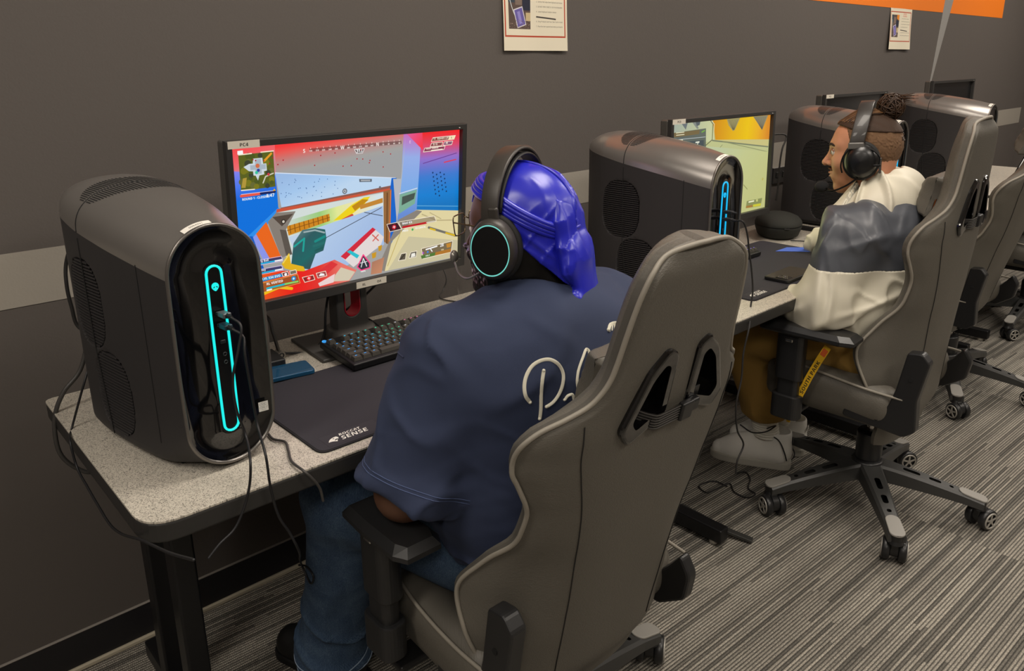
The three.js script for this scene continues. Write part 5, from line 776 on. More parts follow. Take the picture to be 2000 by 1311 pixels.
  const shirtF = (x, y, z) => {
    let tz = ell(x, y, z, [0.958, 0.83, 0.905], [0.235, 0.205, 0.152]); tz = smin(tz, ell(x, y, z, [0.955, 0.62, 0.885], [0.228, 0.2, 0.165]), 0.08);
    tz = smin(tz, cone(x, y, z, [0.80, 0.905, 0.86], [1.125, 0.912, 0.885], 0.083, 0.083), 0.05); tz = smin(tz, ell(x, y, z, [0.96, 0.945, 0.91], [0.1, 0.06, 0.08]), 0.05);
    let d = tz;
    for (const [s, h, dd] of [[sL, hemL, dL], [sR, hemR, dR]]) { const e = [h[0] + dd[0] * 0.1, h[1] + dd[1] * 0.1, h[2] + dd[2] * 0.1]; let a = cone(x, y, z, s, e, 0.082, 0.077); a = smax(a, dot(x, y, z, h, dd), 0.012); d = smin(d, a, 0.035); }
    const low = smooth(0.86, 0.62, y), rearSide = smooth(0.80, 0.98, z);
    d -= 0.012 * low * crease(x * 2.4 + 5, y * 11 + x * 5 - z * 2, z * 2.5) + 0.006 * low * crease(x * 4, y * 21 - x * 7, z * 4 + 9) + 0.006 * crease(x * 5 + 1, y * 6 - x * 5 + z * 3, z * 4 + 2) + 0.003 * ridge(x * 5, y * 9 - x * 4 + z * 3, z * 5 + 2) + 0.0025 * crease(x * 9 + y * 8, y * 9, z * 9 + 7);
    const arm = smooth(0.80, 0.70, x); d -= arm * (0.007 * crease(x * 7 + y * 6, y * 6 - z * 8, z * 6 + 3) + 0.004 * crease(x * 12, y * 14 + z * 9, z * 9));
    d = smax(d, 0.535 + 0.02 * noise(x * 9, 1, z * 9) - y, 0.015);
    return smax(d, -(cone(x, y, z, neckA, neckB, 0.062, 0.074)), 0.008);
  };
  mesh('shirt', put(sdfMesh(shirtF, [0.5, 0.5, 0.66], [1.42, 1.05, 1.12], 0.0068)), navy, t);
  const hemGeo = []; for (const [h, dd] of [[hemL, dL]]) { const u = V3(...dd).cross(V3(0, 1, 0)).normalize(), w = V3(...dd).cross(u); for (const back of [0.014, 0.02]) { const p = []; for (let i = 0; i < 40; i++) { const a = i / 40 * Math.PI * 2, q = u.clone().multiplyScalar(Math.cos(a)).addScaledVector(w, Math.sin(a)); const c = V3(h[0] - dd[0] * back, h[1] - dd[1] * back, h[2] - dd[2] * back); let r = 0.07; for (let it = 0; it < 16; it++) { const s = c.clone().addScaledVector(q, r); r -= shirtF(s.x, s.y, s.z) * 0.8; } p.push(c.addScaledVector(q, Math.min(r, 0.13) + 0.0002)); } hemGeo.push(tube(p, 0.0008, 90, true, 4)); } } mesh('hem_stitching', put(merge(hemGeo)), M(0x4c5a80, 0.9), t);
  { const p = []; const c0 = V3(...sL).addScaledVector(V3(...dL), 0.02), u = V3(...dL).cross(V3(0, 0, 1)).normalize(), w = V3(...dL).cross(u); for (let i = 0; i <= 24; i++) { const a = lerp(0.2, 4.2, i / 24), q = u.clone().multiplyScalar(Math.cos(a)).addScaledVector(w, Math.sin(a)); let r = 0.09; for (let it = 0; it < 18; it++) { const s = c0.clone().addScaledVector(q, r); r -= shirtF(s.x, s.y, s.z) * 0.8; } if (r > 0.13) continue; p.push(c0.clone().addScaledVector(q, r)); } mesh('shoulder_seam', put(tube(p, 0.0016, 90, false, 5)), navy, t); }
  // script lettering and palm leaf printed on the back: strokes traced on the shirt
  const hit = (px, py) => { const o = camPos, a = pix(px, py, 'z', 0.6), d = V3(a[0] - o.x, a[1] - o.y, a[2] - o.z).normalize(); let s = 0.5; for (let i = 0; i < 90; i++) { const q = o.clone().addScaledVector(d, s), f = shirtF(q.x, q.y, q.z); if (f < 0.0006) return q; s += f * 0.6; if (s > 3) break; } return null; };
  const white = M(0xd6d2c0, 0.8), strokes = [], K = (x, y) => [960 + x * 0.16779, 600 + y * 0.16782];
  const stroke = (pts, r) => { const c = new THREE.CatmullRomCurve3(pts.map(([x, y]) => V3(x, y, 0))), q = c.getPoints(pts.length * 7).map((p) => hit(...K(p.x, p.y))).filter(Boolean); if (q.length > 3) { const n = q.length, rows = q.map((p, i) => { const tg = q[Math.min(i + 1, n - 1)].clone().sub(q[Math.max(i - 1, 0)]).normalize(), v = p.clone().sub(camPos).normalize(), sd = tg.clone().cross(v).normalize().multiplyScalar(r), up = v.clone().multiplyScalar(-0.0012); return [p.clone().add(sd), p.clone().addScaledVector(sd, 0.6).add(up), p.clone().addScaledVector(sd, -0.6).add(up), p.clone().sub(sd)]; }); strokes.push(rowsGeo(rows, false), new THREE.SphereGeometry(r * 0.96, 10, 8).translate(q[0].x, q[0].y, q[0].z), new THREE.SphereGeometry(r * 0.96, 10, 8).translate(q[n - 1].x, q[n - 1].y, q[n - 1].z)); } };
  stroke([[450, 1110], [400, 1040], [382, 920], [410, 790], [480, 680], [580, 622], [680, 612], [770, 660], [828, 760], [830, 880], [790, 1000], [720, 1100], [640, 1160]], 0.0031); stroke([[608, 740], [590, 860], [578, 1000], [572, 1200], [560, 1300]], 0.0031);
  stroke([[1010, 990], [995, 880], [1010, 740], [1060, 590], [1105, 490], [1130, 510], [1125, 620], [1090, 740], [1060, 860], [1045, 980], [1060, 1060]], 0.0026); stroke([[850, 1080], [890, 1030], [940, 1020], [960, 1080]], 0.0026);
  stroke([[1350, 490], [1400, 450], [1450, 400], [1480, 330]], 0.003); stroke([[1540, 190], [1550, 130], [1575, 75], [1600, 60]], 0.004);
  const leaf = [[1360, 265], [1375, 215], [1420, 190], [1480, 190], [1530, 210]]; stroke(leaf, 0.0034); for (const [x, y] of [[1385, 232], [1410, 218], [1435, 210], [1460, 212], [1485, 218], [1505, 228]]) stroke([[x, y], [x - 4 + (x - 1430) * 0.08, y + 28], [x - 3 + (x - 1430) * 0.16, y + 52]], 0.0013);
  mesh('back_print', put(merge(strokes)), white, t).userData.label = 'silvery script lettering and palm leaf';
  // jeans
  const denimTex = texData(256, 256, (x, y) => { const tw = ((x + y) % 6) < 3 ? 8 : -6, n = 20 * hsh(x, y >> 2, 3) + 16 * fbm(x / 60, y / 60, 4, 2); return [62 + tw + n, 84 + tw + n, 110 + tw + n * 0.9]; });
  const denim = M(0xffffff, 0.9, { map: rep(denimTex, 7, 7) });
  const jeansF = (x, y, z) => {
    let d = cone(x, y, z, [0.88, 0.50, 0.90], [1.03, 0.50, 0.90], 0.105, 0.105);
    for (const [h, k, a] of [[hL, kL, aL], [hR, kR, aR]]) { d = smin(d, cone(x, y, z, h, k, 0.1, 0.082), 0.04); d = smin(d, cone(x, y, z, k, [a[0], 0.2, a[2] + 0.025], 0.08, 0.066), 0.03); d = smin(d, cone(x, y, z, [a[0], 0.21, a[2] + 0.025], [a[0] - 0.005, 0.03, a[2] + 0.0], 0.066, 0.078), 0.02); }
    const low = smooth(0.3, 0.1, y); d -= 0.014 * low * crease(x * 4, y * 13 + z * 5 + x * 4, z * 4) + 0.007 * crease(x * 7 + 3, y * 5 + x * 6, z * 7) + 0.006 * smooth(0.4, 0.55, y) * ridge(x * 8, y * 9, z * 10);
    return smax(smax(d, 0.042 + 0.01 * noise(x * 12, 3, z * 12) - y, 0.006), -(0) + y - 0.66, 0.02);
  };
  mesh('jeans', put(sdfMesh(jeansF, [0.58, 0.03, 0.3], [1.24, 0.68, 1.1], 0.0085)), denim, t);
  const cuff = []; for (const a of [aL, aR]) for (const [y0, w] of [[0.06, 0.0018], [0.078, 0.0014]]) { const p = []; for (let i = 0; i < 36; i++) { const an = i / 36 * Math.PI * 2, c = V3(a[0], y0, a[2] + 0.008), q = V3(Math.cos(an), 0, Math.sin(an)); let r = 0.06; for (let it = 0; it < 16; it++) { const s = c.clone().addScaledVector(q, r); r -= jeansF(s.x, s.y, s.z) * 0.8; } p.push(c.addScaledVector(q, r)); } cuff.push(tube(p, w, 80, true, 5)); } mesh('cuff_stitching', put(merge(cuff)), M(0x9fb2c8, 0.9), t);
  for (const [a, dx] of [[aL, -0.34], [aR, 0.3]]) {
    const sm = new THREE.Matrix4().makeTranslation(a[0], 0, a[2]).multiply(new THREE.Matrix4().makeRotationY(Math.PI - dx));
    const up = sdfMesh((x, y, z) => { let d = smin(cone(x, y, z, [0, 0.045, -0.045], [0.0, 0.042, 0.13], 0.042, 0.04), cone(x, y, z, [0, 0.09, -0.02], [0, 0.05, 0.05], 0.045, 0.042), 0.03); return smax(d, 0.014 - y, 0.004); }, [-0.07, 0, -0.11], [0.07, 0.16, 0.2], 0.006).applyMatrix4(sm);
    const sh = mesh('shoe', put(up), M(0x1a1a1b, 0.5), t); const so = roundPoly([[-0.036, -0.09], [0.036, -0.09], [0.042, 0.05], [0.038, 0.155], [0.015, 0.18], [-0.015, 0.18], [-0.038, 0.155], [-0.042, 0.05]], 0.025, 4); mesh('sole', put(extrude(shape(so), 0.02, 0.004).rotateX(Math.PI / 2).translate(0, 0.021, 0).applyMatrix4(sm)), M(0x101011, 0.6), sh);
  }
  // headset
  const hs = thing('headset', 'black headset with a thin turquoise ring on its cup, over the blue head wrap', 'headset', [0, 0, 0]), rub = M(0x3a3632, 0.42), dark = M(0x131315, 0.5), H = (g) => g.applyMatrix4(HM);
  const arcPts = (R, Ry, z, y0, a0, a1, n = 30) => { const p = []; for (let i = 0; i <= n; i++) { const a = lerp(a0, a1, i / n); p.push([R * Math.cos(a), y0 + Ry * Math.sin(a), z]); } return p; };
  const strip = (pts, w, th, lean) => { const rows = pts.map(([x, y, z], i) => { const q = pts[Math.min(i + 1, pts.length - 1)], p = pts[Math.max(i - 1, 0)], tx = q[0] - p[0], ty = q[1] - p[1], l = Math.hypot(tx, ty), nx = ty / l, ny = -tx / l, ww = w * (0.8 + 0.2 * Math.sin(Math.PI * i / (pts.length - 1))); const c = [[-1, 0], [-0.85, 1], [0.85, 1], [1, 0], [0.85, -0.6], [-0.85, -0.6]]; return c.map(([a, b]) => V3(x + nx * b * th, y + ny * b * th, z + a * ww + lean * (y))); }); return rowsGeo(rows, true, true); };
  mesh('headband', H(strip(arcPts(0.103, 0.112, 0.012, 0.032, -0.12, Math.PI + 0.12), 0.019, 0.005, -0.05)), rub, hs); mesh('inner_band', H(strip(arcPts(0.094, 0.1, 0.005, 0.034, 0.1, Math.PI - 0.1), 0.016, 0.003, -0.05)), dark, hs);
  for (const s of [1, -1]) {
    const cup = new THREE.Group(); cup.name = 'ear_cup'; hs.add(cup); const C2 = new THREE.Matrix4().makeTranslation(s * 0.083, -0.016, 0.008).multiply(new THREE.Matrix4().makeRotationY(s * 0.12)).multiply(new THREE.Matrix4().makeRotationZ(-Math.PI / 2 * s)).multiply(new THREE.Matrix4().makeRotationY(0));
    const lat = (pts) => new THREE.LatheGeometry(pts.map((p) => new THREE.Vector2(...p)), 44).scale(1.18, 1, 0.94).applyMatrix4(C2).applyMatrix4(HM);
    mesh('cushion', lat([[0.02, -0.004], [0.046, -0.004], [0.05, 0.004], [0.05, 0.014], [0.045, 0.018], [0.02, 0.018]]), M(0x1c1b1a, 0.8), cup); mesh('shell', lat([[0, 0.016], [0.044, 0.016], [0.046, 0.02], [0.044, 0.032], [0.0405, 0.038], [0.037, 0.0395], [0, 0.0395]]), rub, cup); mesh('plate', lat([[0, 0.041], [0.0352, 0.041], [0.0362, 0.0392]]), M(0x0d0d10, 0.35), cup);
    mesh('light_ring', new THREE.TorusGeometry(0.0368, 0.0009, 8, 64).rotateX(Math.PI / 2).translate(0, 0.0402, 0).scale(1.18, 1, 0.94).applyMatrix4(C2).applyMatrix4(HM), M(0x103030, 0.5, { emissive: 0x7fe8dc, emissiveIntensity: 0.8 }), cup);
    mesh('yoke', H(rbox(0.01, 0.055, 0.02, 0.005, s * 0.103, 0.028, 0.002)), rub, cup);
  }
  mesh('microphone_boom', H(tube([[0.098, -0.055, 0.03], [0.09, -0.075, 0.07], [0.07, -0.072, 0.1], [0.05, -0.055, 0.12]], 0.002, 30)), M(0x8d8b88, 0.35, { metalness: 0.6 }), hs); mesh('microphone', H(new THREE.SphereGeometry(0.0095, 18, 14).scale(1, 1.25, 0.8).translate(0.047, -0.046, 0.122)), M(0x9a958d, 0.3, { metalness: 0.6 }), hs);
  // glasses
  const gl = thing('glasses', 'thin metal framed glasses worn by the man in navy', 'glasses', [0, 0, 0]), wire = M(0x8a7a5c, 0.3, { metalness: 0.9 }), lensM = new THREE.MeshPhysicalMaterial({ color: 0xffffff, roughness: 0.03, transmission: 1, thickness: 0, ior: 1.3 });
  for (const s of [1, -1]) { const o = roundPoly([[-0.024, -0.019], [0.022, -0.019], [0.026, 0.018], [-0.026, 0.018]], 0.01, 5).map(([a, b]) => V3(s * 0.034 + a * s, b + 0.012, 0.117 - Math.abs(a + 0.034) * 0.12)); mesh('rim', H(new THREE.TubeGeometry(curve(o, true), 80, 0.0012, 6, true)), wire, gl); mesh('lens', H(new THREE.ShapeGeometry(shape(o.map((p) => [p.x, p.y]))).translate(0, 0, 0.112)), lensM, gl); mesh('temple', H(tube([[s * 0.061, 0.02, 0.108], [s * 0.079, 0.018, 0.06], [s * 0.083, 0.01, 0.01]], 0.0014, 20)), wire, gl); }
  mesh('bridge', H(tube([[-0.009, 0.016, 0.117], [0, 0.02, 0.12], [0.009, 0.016, 0.117]], 0.0012, 12)), wire, gl);
}

// ---- the person in the windbreaker
{
  const HC = [2.338, 1.137, 0.862], YAW = 0.36, HM = headMat4(HC, YAW, 0.06, 0.02), O = [2.364, 0, 0.975];
  const t = thing('person', 'seated person in white and grey windbreaker and khaki trousers with hair in a bun', 'person', O), inv = new THREE.Matrix4().makeTranslation(-O[0], 0, -O[2]), put = (g) => g.applyMatrix4(inv), H = (g) => g.applyMatrix4(HM);
  const sL = [2.165, 0.915, 0.93], sR = [2.51, 0.915, 0.93], eL = [2.125, 0.725, 0.885], eR = [2.63, 0.80, 0.75], wL = [2.20, 0.640, 0.70], wR = [2.615, 0.795, 0.645], kL = [2.215, 0.53, 0.585], kR = [2.475, 0.53, 0.565], aL = [2.352, 0.13, 0.622], aR = [2.488, 0.13, 0.61], hL = [2.245, 0.565, 0.93], hR = [2.44, 0.56, 0.92];
  const skin = P(0xc98f70, 0.5, { sheen: 0.2 });
  const head = H(sdfMesh(headSDF, [-0.1, -0.21, -0.13], [0.1, 0.13, 0.13], 0.0036));
  const trunk = bodyGeo([[[2.34, 0.58, 0.96], [2.34, 0.85, 0.96], 0.12, 0.12], [[2.34, 0.85, 0.96], [2.345, 0.99, 0.92], 0.09, 0.05], [sL, sR, 0.05, 0.05], [sL, eL, 0.045, 0.04], [eL, wL, 0.04, 0.028], [sR, eR, 0.045, 0.04], [eR, wR, 0.038, 0.028], [hL, kL, 0.07, 0.048], [hR, kR, 0.07, 0.048], [kL, aL, 0.045, 0.036], [kR, aR, 0.045, 0.036]], [2.0, 0.05, 0.45], [2.72, 1.05, 1.1]);
  const hands = [handGeo(1, 0.7).applyMatrix4(aim(wL, [2.27, 0.60, 0.58])), handGeo(-1, 1.3).applyMatrix4(aim([2.63, 0.80, 0.74], [2.63, 0.80, 0.6]))];
  mesh('body', put(merge([head, trunk, ...hands])), skin, t);
  // eyes, brows, lips, stubble of the upper lip
  for (const s of [1, -1]) { const e = mesh('eye', put(H(new THREE.SphereGeometry(0.0118, 20, 16).translate(s * 0.031, 0.004, 0.0805))), P(0xe8e2da, 0.25), t); mesh('iris', put(H(new THREE.SphereGeometry(0.0056, 14, 10).scale(1, 1, 0.4).translate(s * 0.0312, 0.0035, 0.0913))), P(0x2a1a12, 0.15), e);
    mesh('eyelid', put(H(tube([[s * 0.019, 0.007, 0.087], [s * 0.03, 0.0125, 0.0905], [s * 0.043, 0.006, 0.083]], 0.0026, 16, false, 6))), M(0x9c6a52, 0.6), t); mesh('eyebrow', put(H(tube([[s * 0.012, 0.0225, 0.0945], [s * 0.03, 0.0285, 0.0945], [s * 0.048, 0.0225, 0.078]], 0.0036, 20, false, 6))), M(0x2a1c14, 0.8), t); }
  mesh('lips', put(H(merge([tube([[-0.02, -0.063, 0.086], [0, -0.059, 0.0965], [0.02, -0.063, 0.086]], 0.0036, 16, false, 8), tube([[-0.017, -0.066, 0.086], [0, -0.0695, 0.094], [0.017, -0.066, 0.086]], 0.004, 16, false, 8)]))), P(0xa9685a, 0.45), t); mesh('moustache', put(H(tube([[-0.022, -0.052, 0.087], [0, -0.047, 0.0985], [0.022, -0.052, 0.087]], 0.0026, 16, false, 6))), M(0x5a3d2c, 0.9), t);
  // hair: short faded sides, long top drawn back into a bun
  const fade = sdfMesh((x, y, z) => { const d = skull(x, y, z, 0.0035) - 0.0012 * noise(x * 260, y * 260, z * 260); const low = -(y - (-0.075 + 0.5 * Math.max(0, z + 0.05))); return smax(smax(d, low, 0.006), z - 0.036 - 0.25 * Math.max(0, y - 0.02), 0.006); }, [-0.1, -0.1, -0.13], [0.1, 0.13, 0.07], 0.0042); mesh('faded_sides', put(H(fade)), M(0x6e523a, 0.95), t).userData.label = 'brown clipped sides';
  const top = sdfMesh((x, y, z) => { const d = skull(x, y, z, 0.007) - 0.002 * ridge(x * 90, y * 12, z * 8); const line = -(y - (0.062 + 0.02 * smooth(0.0, 0.08, z) - 0.10 * Math.max(0, -z - 0.02))); return smax(smax(d, line, 0.006), z - 0.09 + 0.4 * Math.max(0, 0.08 - y), 0.01); }, [-0.1, 0.0, -0.14], [0.1, 0.15, 0.11], 0.004); mesh('top_hair', put(H(top)), M(0x3a2719, 0.75), t).userData.label = 'dark brown hair drawn back';
  const str = [], bc = V3(0, 0.11, -0.055); const onSkull = (x, y, z, k) => { const c = V3(0, 0.024, -0.01), d = V3(x, y, z).sub(c).normalize(); let r = 0.1; for (let i = 0; i < 14; i++) { const p = c.clone().addScaledVector(d, r); r -= skull(p.x, p.y, p.z, k) * 0.9; } return c.addScaledVector(d, r); };
  for (let i = 0; i < 260; i++) { const u = -1 + 2 * (i + rnd() * 0.8) / 260, a = onSkull(u * 0.075, 0.075 + 0.02 * (1 - u * u) + rnd() * 0.01, 0.085 - 0.09 * Math.abs(u) ** 1.5, 0.008), b = onSkull(u * 0.06, 0.12, 0.02 - 0.02 * Math.abs(u), 0.009 + rnd() * 0.003), c = onSkull(u * 0.03, 0.11, -0.04, 0.009 + rnd() * 0.004); str.push(tube([a, b, c, bc.clone().add(V3(u * 0.012, (rnd() - 0.5) * 0.02, 0.01))], 0.0014 + rnd() * 0.0008, 12, false, 4)); }
  for (let i = 0; i < 130; i++) { const n = V3(rnd() - 0.5, rnd() - 0.5, rnd() - 0.5).normalize(), e1 = n.clone().cross(V3(0.3, 1, 0.2)).normalize(), e2 = n.clone().cross(e1), R = 0.02 + rnd() * 0.02, a0 = rnd() * 6.3, al = 2.5 + rnd() * 3, p = []; for (let k = 0; k <= 7; k++) { const a = a0 + al * k / 7; p.push(bc.clone().add(V3(0, 0.018, -0.006)).addScaledVector(e1, R * Math.cos(a)).addScaledVector(e2, R * Math.sin(a)).add(n.clone().multiplyScalar((rnd() - 0.5) * 0.006))); } str.push(tube(p, 0.0012 + rnd() * 0.0008, 18, false, 4)); }
  for (let i = 0; i < 46; i++) { const d = V3((rnd() - 0.5) * 1.4, 0.1 + rnd() * 0.5, -0.6 - rnd()).normalize(), s = bc.clone().add(V3((rnd() - 0.5) * 0.03, 0.015 + rnd() * 0.02, -0.01)), L = 0.025 + rnd() * 0.045; str.push(tube([s, s.clone().addScaledVector(d, L * 0.5).add(V3(0, 0.006, 0)), s.clone().addScaledVector(d, L).add(V3(0, -0.004 * rnd(), 0))], 0.0007 + rnd() * 0.0006, 8, false, 4)); }
  for (let i = 0; i < 30; i++) { const s = bc.clone().add(V3((rnd() - 0.5) * 0.02, -0.005, 0)); str.push(tube([s, s.clone().add(V3((rnd() - 0.5) * 0.02, -0.03, 0.002)), onSkull((rnd() - 0.5) * 0.06, 0.03 + rnd() * 0.03, -0.1, 0.006)], 0.0012, 10, false, 4)); }
  const light = []; for (let i = 0; i < 90; i++) { const u = -1 + 2 * rnd(), a = onSkull(u * 0.075, 0.07 + 0.02 * (1 - u * u) + rnd() * 0.012, 0.088 - 0.09 * Math.abs(u) ** 1.5, 0.009), b = onSkull(u * 0.06, 0.12, 0.02 - 0.02 * Math.abs(u), 0.011 + rnd() * 0.003), c = onSkull(u * 0.03, 0.11, -0.04, 0.011 + rnd() * 0.004); light.push(tube([a, b, c, bc.clone().add(V3(u * 0.01, (rnd() - 0.5) * 0.02, 0.01))], 0.0009, 14, false, 4)); }
  mesh('hair_strands', put(H(merge(light))), P(0x74512f, 0.5, { sheen: 0.4 }), t);
  mesh('hair_bun', put(H(merge(str))), P(0x3b281b, 0.5, { sheen: 0.4, sheenColor: 0xa07850 }), t).userData.label = 'messy dark brown bun'; mesh('hair_tie', put(H(new THREE.TorusGeometry(0.016, 0.003, 8, 24).rotateX(0.6).translate(0, 0.11, -0.05))), M(0x4a3c34, 0.8), t);
  // windbreaker
  const white = P(0xd9d3c0, 0.55, { sheen: 0.3 }), grey = P(0x51545b, 0.42, { sheen: 0.3 });
  const neckA = V3(0, -0.06, -0.025).applyMatrix4(HM).toArray(), neckB = V3(0, -0.18, -0.05).applyMatrix4(HM).toArray();
  const jack = (x, y, z) => {
    let d = ell(x, y, z, [2.338, 0.83, 0.945], [0.2, 0.205, 0.125]); d = smin(d, ell(x, y, z, [2.33, 0.67, 0.915], [0.2, 0.13, 0.14]), 0.08); d = smin(d, cone(x, y, z, [2.19, 0.92, 0.93], [2.485, 0.92, 0.93], 0.075, 0.075), 0.06);
    let a = cone(x, y, z, sL, eL, 0.08, 0.082); a = smin(a, cone(x, y, z, eL, wL, 0.08, 0.046), 0.04); let b = cone(x, y, z, sR, eR, 0.08, 0.06); b = smin(b, cone(x, y, z, eR, [2.625, 0.79, 0.585], 0.055, 0.034), 0.03); b = smax(b, 0.598 - z, 0.01);
    d = smin(smin(d, a, 0.03), b, 0.03);
    d -= 0.014 * crease(x * 6 + z * 5, y * 3 + z * 2, z * 6 + 3) + 0.011 * crease(x * 9 - y * 5, y * 5 + z * 8, z * 8 + 8) + 0.006 * crease(x * 4 + y * 6, y * 9 - z * 5, z * 5 + 1) + 0.004 * crease(x * 14, y * 11 + x * 8, z * 14) + 0.004 * ridge(x * 6, y * 5, z * 6 + 2) - 0.006;
    return smax(smax(d, 0.565 + 0.012 * noise(x * 10, 5, z * 10) - y, 0.02), -cone(x, y, z, neckA, neckB, 0.065, 0.085), 0.01);
  };
  const bandLow = (x, z) => 0.838 + 0.01 * noise(x * 6, 1, z * 6), J0 = [1.94, 0.5, 0.52], J1 = [2.74, 1.05, 1.14];
  const isArm = (x, z) => z < 0.80 && x > 2.5;                                            // the far forearm stays white
  mesh('jacket_lower', put(sdfMesh((x, y, z) => smax(jack(x, y, z), y - (isArm(x, z) ? 2 : bandLow(x, z)), 0.004), J0, [2.74, 0.9, 1.14], 0.0062)), white, t).userData.label = 'cream white lower jacket';
  mesh('jacket_yoke', put(sdfMesh((x, y, z) => smax(jack(x, y, z) + 0.001, Math.max(bandLow(x, z) - 0.004 - y, isArm(x, z) ? 1 : -1), 0.004), [1.94, 0.8, 0.74], J1, 0.0062)), grey, t).userData.label = 'slate grey shoulder band';
  const hood = (x, y, z) => {
    let d = ell(x, y, z, [2.335, 0.99, 0.94], [0.145, 0.085, 0.085]); d = smin(d, ell(x, y, z, [2.365, 1.035, 0.95], [0.1, 0.05, 0.055]), 0.05); d = smin(d, cone(x, y, z, [2.2, 0.958, 0.86], [2.28, 0.985, 0.93], 0.026, 0.06), 0.04); d = smin(d, cone(x, y, z, [2.45, 0.965, 0.90], [2.40, 1.0, 0.95], 0.026, 0.05), 0.04);
    const an = Math.atan2(z - 0.88, x - 2.33); d -= 0.016 * crease(an * 1.9 + 4, y * 4, 2.2) + 0.008 * crease(x * 10 + y * 6, y * 8, z * 10 + 5) - 0.006;
    return smax(d, -cone(x, y, z, [neckA[0], neckA[1] + 0.06, neckA[2]], neckB, 0.066, 0.06), 0.012);
  };
  mesh('hood', put(sdfMesh(hood, [2.14, 0.88, 0.81], [2.54, 1.13, 1.09], 0.0055)), white, t).userData.label = 'cream white hood lying on the back';
  // trousers, socks, shoes
  const khaki = M(0x9c7a3a, 0.9, { bumpMap: rep(clothBump, 40, 40), bumpScale: 0.0004 });
  const pants = (x, y, z) => { let d = cone(x, y, z, [2.28, 0.56, 0.92], [2.43, 0.56, 0.92], 0.095, 0.095); for (const [h, k, a] of [[hL, kL, aL], [hR, kR, aR]]) { d = smin(d, cone(x, y, z, h, k, 0.092, 0.076), 0.04); d = smin(d, cone(x, y, z, k, [a[0] - 0.004, 0.18, a[2] - 0.004], 0.078, 0.068), 0.03); } d -= 0.005 * ridge(x * 12, y * 9 + z * 5, z * 9) + 0.004 * smooth(0.35, 0.2, y) * ridge(x * 8, y * 26, z * 8); return smax(smax(d, 0.195 + 0.012 * noise(x * 14, 2, z * 14) - y, 0.006), y - 0.68, 0.02); };
  mesh('trousers', put(sdfMesh(pants, [2.08, 0.14, 0.47], [2.6, 0.7, 1.1], 0.0078)), khaki, t);
  const sockM = M(0xe6e2d6, 0.95), shoeM = M(0xe9e6de, 0.55), soleM = M(0xb3afa4, 0.7);
  const heelTex = canvasTex(128, 64, (g, w, h) => { g.fillStyle = '#e9e6de'; g.fillRect(0, 0, w, h); g.fillStyle = '#3a3a3e'; g.font = 'bold 40px sans-serif'; g.textAlign = 'center'; g.fillText('NIKE', w / 2, 46); });
  for (const [a, heel, toe] of [[aL, [2.398, 0.702], [2.278, 0.438]], [aR, [2.528, 0.69], [2.43, 0.42]]]) {
    mesh('sock', put(merge([0, 1, 2, 3, 4, 5, 6, 7].map((i) => new THREE.TorusGeometry(0.04 + 0.001 * (i % 2), 0.0062, 8, 24).rotateX(Math.PI / 2).translate(a[0] - i * 0.002, 0.122 + i * 0.0098, a[2] - i * 0.001)))), sockM, t);
    const L = Math.hypot(toe[0] - heel[0], toe[1] - heel[1]), an = Math.atan2(toe[0] - heel[0], toe[1] - heel[1]), m = new THREE.Matrix4().makeTranslation(heel[0], 0, heel[1]).multiply(new THREE.Matrix4().makeRotationY(an)), S = (g) => put(g.applyMatrix4(m));
    const o = roundPoly([[-0.034, 0.0], [0.034, 0.0], [0.04, 0.08], [0.047, 0.19], [0.036, 0.262], [0.0, L], [-0.036, 0.262], [-0.047, 0.19], [-0.04, 0.08]], 0.03, 5);
    const sh = mesh('shoe', S(sdfMesh((x, y, z) => { let d = cone(x, y, z, [0, 0.055, 0.055], [0, 0.045, 0.2], 0.042, 0.042); d = smin(d, cone(x, y, z, [0, 0.045, 0.2], [0, 0.035, 0.245], 0.042, 0.032), 0.02); d = smin(d, cone(x, y, z, [0, 0.06, 0.045], [0, 0.125, 0.05], 0.043, 0.045), 0.03); d = smin(d, cone(x, y, z, [0, 0.12, 0.07], [0, 0.07, 0.17], 0.033, 0.034), 0.03); d = smax(d, 0.022 - y, 0.004); d = smax(d, y - 0.142 + 0.12 * Math.max(0, z - 0.05), 0.004); return smax(d, -cone(x, y, z, [0, 0.11, 0.05], [0, 0.2, 0.05], 0.036, 0.038), 0.004); }, [-0.07, 0.0, -0.02], [0.07, 0.17, 0.3], 0.005)), shoeM, t);
    mesh('sole', S(extrude(shape(o.map(([x, z]) => [x, -z])), 0.03, 0.005).rotateX(-Math.PI / 2)), soleM, sh);
    const lc = []; for (let i = 0; i < 5; i++) { const z = 0.115 + i * 0.018, y = 0.115 - i * 0.0095; lc.push(tube([[-0.026, y - 0.006, z + 0.004], [0, y + 0.006, z], [0.026, y - 0.006, z + 0.004]], 0.0034, 12, false, 6)); } mesh('laces', S(merge(lc)), M(0x6f7276, 0.8), sh);
    mesh('side_panel', S(tube([[-0.043, 0.062, 0.04], [-0.046, 0.05, 0.1], [-0.043, 0.075, 0.17]], 0.0075, 24, false, 6)), M(0xb9b5ac, 0.7), sh); mesh('heel_print', S(new THREE.PlaneGeometry(0.034, 0.016).rotateY(Math.PI).translate(0, 0.108, -0.0005)), M(0xffffff, 0.7, { map: heelTex }), sh);
  }
  // lanyard strap
  const lanTex = canvasTex(512, 64, (g, w, h) => { g.fillStyle = '#e2b21c'; g.fillRect(0, 0, w, h); g.fillStyle = '#1c1a12'; g.font = 'bold 44px sans-serif'; g.textBaseline = 'middle'; g.fillText('SOUTH PARK', 110, h * 0.55, 300); g.fillStyle = '#d8622a'; g.fillRect(425, 8, 60, 48); g.fillStyle = '#2a8a4a'; g.fillRect(0, 0, 80, h); });
